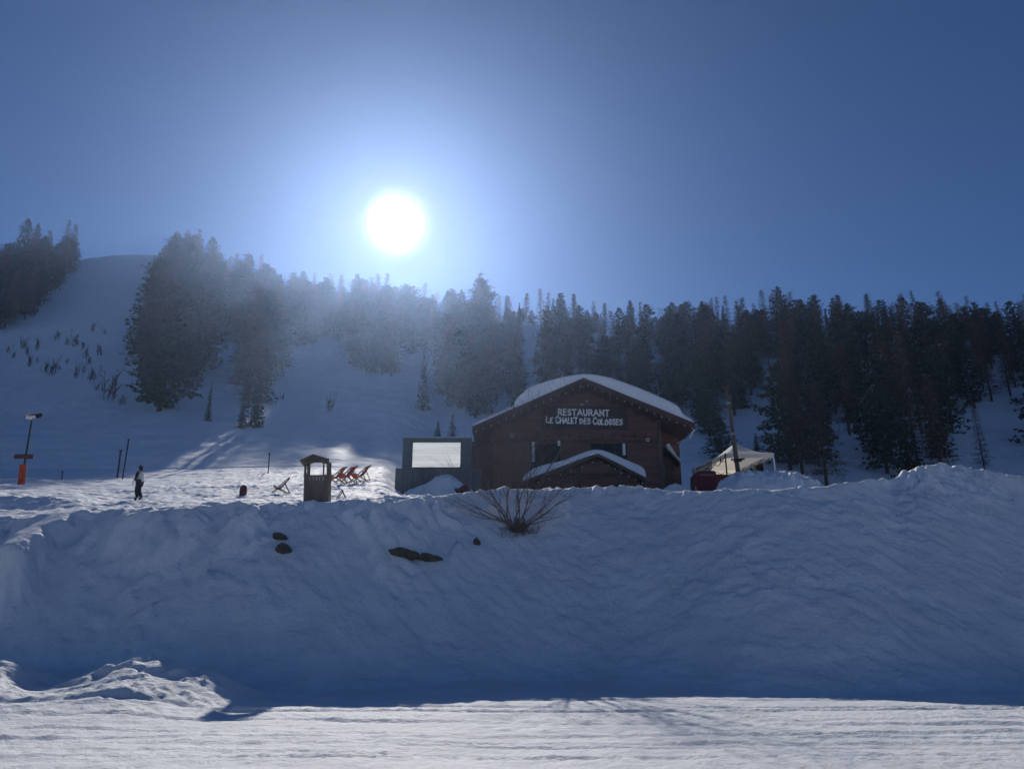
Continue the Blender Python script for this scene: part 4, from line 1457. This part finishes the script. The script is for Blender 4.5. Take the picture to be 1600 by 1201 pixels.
# scissor struts under the roof
for i in range(1, 4):
    a, c = cor[i], cor[(i + 1) % 4]
    for k in range(4):
        u, v = a.lerp(c, k / 4 + .01), a.lerp(c, (k + 1) / 4 - .01)
        off = Vector((0, 0, -.14)), Vector((0, 0, -.52))
        inn = (pk - (u + v) / 2); inn.z = 0; inn = inn.normalized() * .1
        MB().beam(u + off[0] + inn, v + off[1] + inn, .03, .03).beam(u + off[1] + inn * 1.4, v + off[0] + inn * 1.4, .03, .03).build("strut", M['black'], tent)
# dark back sheet hanging at the right rear
a, c = n1.lerp(f1, .25), f1
vs, fs = [], []
for q in range(9):
    pnt = a.lerp(c, q / 8) + Vector((.06, 0, 0))
    w_ = .05 * math.sin(q * 2.1)
    vs += [pnt + Vector((w_, 0, -.25)), pnt + Vector((w_ * 1.5, 0, -2.6))]
for q in range(8):
    fs.append((2 * q, 2 * q + 1, 2 * q + 3, 2 * q + 2))
M['sheet'] = material("black_side_sheet", (0.022, 0.020, 0.022), .7, .2, 3)
MB().add(vs, fs).build("side_sheet", M['sheet'], tent, smooth=True)
vs, fs = [], []
for q in range(9):
    pnt = f0.lerp(f1, q / 8) + Vector((0, .04, 0))
    w_ = .05 * math.sin(q * 2.7)
    vs += [pnt + Vector((0, w_, -.28)), pnt + Vector((0, w_ * 1.5, -2.4))]
for q in range(8):
    fs.append((2 * q, 2 * q + 1, 2 * q + 3, 2 * q + 2))
MB().add(vs, fs).build("back_sheet", M['maroon'], tent, smooth=True)
# dark marks printed on the valance to the left, and the round emblem beside them
M['print'] = material("dark_tent_print", (0.035, 0.025, 0.022), .7, .1, 4)
b = MB()
nn = Vector((-(f0.y - n0.y), (f0.x - n0.x), 0)).normalized()
if nn.x > 0:
    nn = -nn
rk = random.Random(3)
for k in range(15):
    t = .36 + .034 * k
    pnt = n0.lerp(f0, t) + nn * .10
    up = rk.uniform(.13, .22)
    b.beam(pnt + Vector((0, 0, -.28)), pnt + Vector((0, .05, -.28 + up)), .012, .045, (1, 0, 0))
pm = b.build("print_mark", M['print'], tent); pm['kind'] = 'stuff'
e = n0.lerp(f0, .10) + nn * .09 + Vector((0, 0, -.32))
MB().tube([e - Vector((.01, 0, 0)), e + Vector((.01, 0, 0))], .14, 14).build("emblem", M['print'], tent)

YC = 43.5
ca, cc = P(1083, 735, YC), P(1121, 766, YC)
cz0 = tz(ca.x, YC) - .1
ct = thing("counter", "dark red rounded bar counter under the left end of the white tent", "counter", (ca.x, YC, cz0))
prof = [(ca.x, cz0), (cc.x, cz0), (cc.x, ca.z - .05), (cc.x - .1, ca.z), (ca.x + .45, ca.z), (ca.x + .2, ca.z - .08), (ca.x + .05, ca.z - .25)]
MB().prism(prof, YC, YC + 1.1).build("body", M['maroon'], ct, bevel=.03)
M['print_pale'] = material("pale_worn_print", (0.30, 0.14, 0.14), .7, .4, 12)
u, v = P(1094, 740, YC - .02), P(1117, 743, YC - .02)
MB().box((u.x, YC - .012, v.z), (v.x, YC - .003, u.z)).build("stripe", M['print_pale'], ct)
u = P(1087.5, 766, YC - .1)
MB().tube([u - Vector((0, 0, .3)), u + Vector((0, 0, .22))], .02).build("peg", M['white'], ct)

YU = 42.0
u0, u1 = P(1154, 742, YU), P(1135, 603, YU)
ug = tz(u0.x, YU)
up_ = thing("wooden_pole", "tall weathered wooden pole leaning left in front of the white tent", "pole", (u0.x, YU, ug))
dl = (u1 - u0)
MB().tube([Vector((u0.x, YU, ug)) - dl * .08, u0, u0 + dl * .35, u0 + dl * .7, u1], [.135, .13, .12, .10, .075], 9).build("shaft", M['wood_grey'], up_)
for k, w in ((.16, .42), (.14, .25)):
    c = u0 + dl * k
    MB().beam(c + Vector((-w * .8, -.12, .02)), c + Vector((w, -.12, .06)), .06, .09).build("bracket", M['black'], up_)
MB().beam(u1 + Vector((-.12, 0, -.1)), u1 + Vector((.14, 0, -.06)), .08, .16).build("cap", M['black'], up_)
for k in (.45, .8):
    c = u0 + dl * k
    MB().tube([c - Vector((0, 0, .05)), c + Vector((0, 0, .05))], .13 - .06 * k + .02, 9).build("band", M['steel'], up_)

# ------------------------------------------------------------------ rocks and bush on the bank
M['rock'] = material("olive_grey_rock", (0.095, 0.088, 0.065), .9, .4, 5, .03, 9)
M['twig'] = material("grey_brown_branches", (0.19, 0.15, 0.13), .9, .3, 6, .004, 30)
M['dry'] = material("dry_grass_and_soil", (0.16, 0.115, 0.075), .95, .4, 8, .02, 20)


def rock(px, py, w, h, label, seed, tail=None):
    p = ground_at(px, py, 18)
    me = bpy.data.meshes.new("rock"); bm = bmesh.new()
    bmesh.ops.create_icosphere(bm, subdivisions=4, radius=1)
    for v in bm.verts:
        n_ = float(fbm(np.array([v.co.x * 1.7 + seed]), np.array([v.co.z * 1.7 + v.co.y * .8]), seed, 4, .6)[0])
        v.co *= 1 + .35 * n_
        v.co.x *= w; v.co.y *= .35; v.co.z *= h
        if tail and v.co.x > w * .3:
            k = (v.co.x / w - .3)
            v.co.x += tail * k; v.co.z *= max(.25, 1 - .7 * k); v.co.z += .05 * k
    bm.to_mesh(me); bm.free()
    me.materials.append(M['rock'])
    o = bpy.data.objects.new("rock", me); COL.objects.link(o)
    o.location = p + Vector((0, .02, 0)); o.rotation_euler = (math.radians(-25), 0, 0)
    return tag(o, label, "rock")


rock(628, 873, .54, .14, "long flat dark rock bared in the middle of the snow bank", 12)
rock(664, 876.5, .34, .085, "slim dark rock sliver touching the right end of the long flat rock", 15, .25)
rock(438, 847, .22, .09, "upper of two small dark rocks in the bank below the booth", 13)
rock(443, 867, .24, .12, "lower of two small dark rocks in the bank below the booth", 14)
rock(745, 858, .12, .07, "small dark stone in the bank left below the bare bush", 16)

bp = ground_at(806, 838, 18)
bush = thing("bare_bush", "leafless spreading bush rooted in the snow bank below the chalet", "bush", tuple(bp))
rbh = random.Random(21)
# the stool
b = MB()
for k in range(9):
    a = rbh.uniform(0, 6.28)
    r0 = rbh.uniform(.02, .2)
    b0 = bp + Vector((math.cos(a) * r0, math.sin(a) * r0 * .6 + .1, -.25))
    b.tube([b0, b0 + Vector((rbh.uniform(-.1, .1), 0, .35)), b0 + Vector((rbh.uniform(-.25, .25), rbh.uniform(-.1, .1), .55 + rbh.uniform(0, .25)))], [rbh.uniform(.07, .11), .065, .025], 7)
b.build("stool", M['twig'], bush, smooth=True)


def limb(start, d, L, r, depth, b, rng):
    pts, rad = [start], [r]
    p, dd = Vector(start), Vector(d)
    n = max(3, int(L / .22))
    for i in range(n):
        dd = (dd + Vector((rng.uniform(-.19, .19), rng.uniform(-.14, .14), rng.uniform(-.10, .16)))).normalized()
        p = p + dd * (L / n)
        pts.append(p.copy()); rad.append(r * (1 - .8 * (i + 1) / n))
        if depth > 0 and i >= 2 and rng.random() < .85:
            side = (dd + Vector((rng.uniform(-1.2, 1.2), rng.uniform(-.8, .8), rng.uniform(-.5, .6)))).normalized()
            limb(p, side, L * rng.uniform(.28, .58), max(.005, rad[-1] * .55), depth - 1, b, rng)
    b.tube(pts, rad, 5, False)


for dx, dz, L in ((-1.5, .55, 2.4), (-1.6, .8, 2.5), (-1.3, .9, 2.0), (-1.0, 1.0, 2.5), (-.72, 1.15, 2.9), (-.5, 1.5, 3.3), (-.22, 1.6, 3.6), (.05, 1.6, 3.2), (.25, 1.6, 3.8), (.5, 1.5, 3.6), (.8, 1.25, 3.4), (1.0, .9, 2.7),
                  (1.25, .75, 2.5), (1.5, .55, 2.4), (1.6, .75, 2.2), (-.9, 1.5, 3.1), (.38, 1.6, 4.0), (-1.7, .28, 1.6), (1.75, .15, 1.6), (.65, 1.6, 3.9), (-.1, 1.7, 3.5)):
    b = MB()
    d = Vector((dx, rbh.uniform(-.3, .15), dz)).normalized()
    st = bp + Vector((dx * .10 + rbh.uniform(-.25, .25), rbh.uniform(-.05, .1), .12 + rbh.uniform(-.1, .3)))
    limb(st, d, L, rbh.uniform(.018, .030), 2, b, rbh)
    b.build("branch", M['twig'], bush)
# litter of dry grass round the stool
vs, fs = [], []
for k in range(420):
    a = rbh.uniform(0, 6.28); r0 = abs(rbh.gauss(0, .32))
    x_, y_ = bp.x + .12 + math.cos(a) * r0 * 1.25, bp.y - .02 + math.sin(a) * r0 * .8
    c = Vector((x_, y_, bp.z + (y_ - bp.y) * .7 + rbh.uniform(.0, .18)))
    dd = Vector((rbh.uniform(-1, 1), rbh.uniform(-1, .3), rbh.uniform(-.2, 1))).normalized() * rbh.uniform(.12, .34)
    card(vs, fs, c + dd * .3, dd, .025, rbh)
dg = MB().add(vs, fs).build("dry_grass", M['dry'], bush, fix=False); dg['kind'] = 'stuff'
q = ground_at(783, 850, 18)
sp_ = thing("sprig", "small bare sprig sticking out of the snow left below the bush", "twig", tuple(q))
b = MB(); b.tube([q - Vector((0, 0, .1)), q + Vector((.02, 0, .12)), q + Vector((.09, -.02, .3))], [.018, .014, .006], 5); b.tube([q + Vector((.02, 0, .12)), q + Vector((-.03, 0, .25))], [.01, .005], 5)
b.build("stem", M['twig'], sp_)

# ------------------------------------------------------------------ the person on the crest
M['skin'] = material("skin", (0.45, 0.27, 0.19), .6, .05, 5)
M['jacket_white'] = material("white_ski_jacket", (0.72, 0.70, 0.66), .7, .06, 6, .004, 25)
M['jacket_dark'] = material("dark_jacket_sleeves", (0.022, 0.024, 0.032), .7, .15, 6, .004, 25)
M['trousers'] = material("black_ski_trousers", (0.018, 0.019, 0.024), .75, .15, 6, .004, 25)
M['hair'] = material("dark_brown_hair", (0.022, 0.015, 0.012), .7, .2, 15, .004, 40)
M['boot'] = material("dark_snow_boots", (0.03, 0.03, 0.032), .6, .15, 8)


def skin_mesh(name, verts, edges, radii, mat, parent, sub=2, root=0):
    """A continuous tapering surface grown round a skeleton."""
    me = bpy.data.meshes.new(name)
    me.from_pydata(verts, edges, [])
    o = bpy.data.objects.new(name, me)
    COL.objects.link(o)
    bm = bmesh.new(); bm.from_mesh(me)
    ly = bm.verts.layers.skin.verify()
    bm.verts.ensure_lookup_table()
    for i, v in enumerate(bm.verts):
        r = radii[i]
        v[ly].radius = r if isinstance(r, tuple) else (r, r)
        v[ly].use_root = (i == root)
    bm.to_mesh(me); bm.free()
    sk = o.modifiers.new("skin", 'SKIN'); sk.use_smooth_shade = True
    sd = o.modifiers.new("sub", 'SUBSURF'); sd.levels = sd.render_levels = sub
    dg_ = bpy.context.evaluated_depsgraph_get()
    new = bpy.data.meshes.new_from_object(o.evaluated_get(dg_))
    o.modifiers.clear()
    o.data = new
    new.materials.clear(); new.materials.append(mat)
    new.polygons.foreach_set("use_smooth", [True] * len(new.polygons))
    o.parent = parent
    return o


pp = P(213, 785, 38.0)
person = thing("person", "person in a white jacket with dark sleeves and black trousers walking left on the snow", "person", (pp.x, pp.y, tz(pp.x, pp.y) - .02))
# faces -x; figure built facing -x, 1.72 m tall
B = [(0.02, 0, .92), (0, 0, 1.12), (-.01, 0, 1.32), (-.01, 0, 1.43), (-.03, 0, 1.52),                 # pelvis, waist, chest, neck, nape
     (.02, -.10, .88), (-.05, -.10, .50), (.06, -.10, .10), (-.08, -.11, .05),                       # near leg
     (.02, .10, .88), (.00, .10, .50), (.17, .10, .12), (.06, .11, .05),                             # far leg
     (-.03, -.165, 1.385), (-.045, -.272, 1.10), (-.13, -.265, .93), (-.03, .165, 1.385), (-.045, .272, 1.10), (-.13, .265, .93)]
E = [(0, 1), (1, 2), (2, 3), (3, 4), (0, 5), (5, 6), (6, 7), (7, 8), (0, 9), (9, 10), (10, 11), (11, 12), (2, 13), (13, 14), (14, 15), (2, 16), (16, 17), (17, 18)]
R = [(.12, .14), (.11, .13), (.11, .14), .055, .05, .075, .052, .03, .014, .075, .052, .03, .014, .042, .034, .028, .042, .034, .028]
body = skin_mesh("body", B, E, R, M['skin'], person)
jk = skin_mesh("jacket", [(0.02, 0, .86), (.01, 0, 1.0), (0, 0, 1.15), (-.01, 0, 1.33), (-.01, 0, 1.44)], [(0, 1), (1, 2), (2, 3), (3, 4)],
               [(.185, .215), (.165, .205), (.155, .20), (.15, .205), (.075, .085)], M['jacket_white'], person)
for sy in (-1, 1):
    skin_mesh("sleeve", [(-.03, sy * .16, 1.39), (-.05, sy * .235, 1.25), (-.04, sy * .275, 1.10), (-.13, sy * .265, .93)], [(0, 1), (1, 2), (2, 3)], [.085, .078, .066, .055], M['jacket_dark'], person)
# dark front panel of the jacket
skin_mesh("front_panel", [(-.13, 0, .95), (-.115, 0, 1.15), (-.11, 0, 1.34), (-.05, 0, 1.47)], [(0, 1), (1, 2), (2, 3)], [(.06, .12), (.06, .125), (.06, .13), (.07, .09)], M['jacket_dark'], person)
skin_mesh("trousers", [(.02, 0, .90), (.02, -.10, .86), (-.05, -.10, .50), (.05, -.10, .13), (.02, .10, .86), (.0, .10, .50), (.16, .10, .15)], [(0, 1), (1, 2), (2, 3), (0, 4), (4, 5), (5, 6)],
          [(.14, .17), .115, .088, .082, .115, .088, .082], M['trousers'], person)
for x_, y_ in ((.05, -.10), (.16, .10)):
    skin_mesh("boot", [(x_ + .03, y_, .06), (x_ - .06, y_, .05), (x_ - .15, y_, .045), (x_ + .01, y_, .17)], [(0, 1), (1, 2), (0, 3)], [.082, .078, .062, .08], M['boot'], person)
# head with face
me = bpy.data.meshes.new("head"); bm = bmesh.new()
bmesh.ops.create_uvsphere(bm, u_segments=20, v_segments=14, radius=1)
for v in bm.verts:
    v.co.x *= .098; v.co.y *= .078; v.co.z *= .118
    if v.co.z < -.03:
        v.co.y *= .82; v.co.x = v.co.x * .9 - .008
    if v.co.x < -.085 and abs(v.co.y) < .02:
        if -.03 < v.co.z < .025:
            v.co.x -= .022
bm.to_mesh(me); bm.free(); me.materials.append(M['skin'])
me.polygons.foreach_set("use_smooth", [True] * len(me.polygons))
hd = bpy.data.objects.new("head", me); COL.objects.link(hd); hd.parent = person; hd.location = (-.045, 0, 1.60); hd.rotation_euler = (0, math.radians(-6), 0)
for sy in (-1, 1):
    o = lathe([(.012, -.008), (.013, 0), (.010, .008)], 8).build("eye", M['black'], None); o.parent = hd; o.location = (-.088, sy * .032, .012)
    o = lathe([(.012, -.03), (.02, 0), (.013, .03)], 8).build("ear", M['skin'], None); o.parent = hd; o.location = (.01, sy * .077, -.005)
o = MB().box((-.093, -.022, -.062), (-.080, .022, -.054)).build("mouth", M['maroon'], None); o.parent = hd
me = bpy.data.meshes.new("hair"); bm = bmesh.new()
bmesh.ops.create_uvsphere(bm, u_segments=22, v_segments=14, radius=1)
for v in list(bm.verts):
    v.co.x *= .112; v.co.y *= .096; v.co.z *= .128
dl_ = [v for v in bm.verts if v.co.x < -.045 and v.co.z < .055]
bmesh.ops.delete(bm, geom=dl_, context='VERTS')
for v in bm.verts:
    if v.co.z < -.02 and v.co.x > 0:
        v.co.z -= .07; v.co.x += .01
    v.co *= 1 + .05 * random.uniform(-1, 1)
bm.to_mesh(me); bm.free(); me.materials.append(M['hair'])
hr = bpy.data.objects.new("hair", me); COL.objects.link(hr); hr.parent = person; hr.location = (-.035, 0, 1.615)
sdm = hr.modifiers.new("thick", 'SOLIDIFY'); sdm.thickness = .01
# hands: palm, four fingers, thumb
for sy, wx, wz in ((-1, -.135, .925), (1, -.135, .925)):
    V_, E_, R_ = [(wx, sy * .26, wz), (wx - .025, sy * .262, wz - .05), (wx - .035, sy * .262, wz - .085)], [(0, 1), (1, 2)], [(.022, .03), (.018, .036), (.014, .034)]
    for k, (off, ln_) in enumerate(((-.026, .058), (-.009, .066), (.009, .062), (.025, .048))):
        i0 = len(V_)
        V_ += [(wx - .04 + off * .6, sy * .262 + off * .5, wz - .09), (wx - .05 + off, sy * .255, wz - .09 - ln_ * .6), (wx - .045 + off, sy * .245, wz - .09 - ln_)]
        E_ += [(2, i0), (i0, i0 + 1), (i0 + 1, i0 + 2)]; R_ += [.009, .0085, .007]
    i0 = len(V_)
    V_ += [(wx - .055, sy * .25, wz - .04), (wx - .075, sy * .24, wz - .075)]
    E_ += [(1, i0), (i0, i0 + 1)]; R_ += [.011, .009]
    skin_mesh("hand", V_, E_, R_, M['skin'], person, 1)
# ------------------------------------------------------------------ the bright air between here and the hill
hz = MB().box((-540, -345, -3), (540, 640, 195)).build("haze", None)
hz.data.materials.clear()
hm = bpy.data.materials.new("bright_air")
hm.use_nodes = True
hn = hm.node_tree.nodes
hn.remove(hn["Principled BSDF"])
pv = hn.new("ShaderNodeVolumePrincipled")
pv.inputs["Color"].default_value = (0.42, 0.60, 1.0, 1)
pv.inputs["Density"].default_value = 0.00023
pv.inputs["Anisotropy"].default_value = 0.81
hm.node_tree.links.new(pv.outputs[0], hn["Material Output"].inputs["Volume"])
hz.data.materials.append(hm)
hz['kind'] = 'stuff'
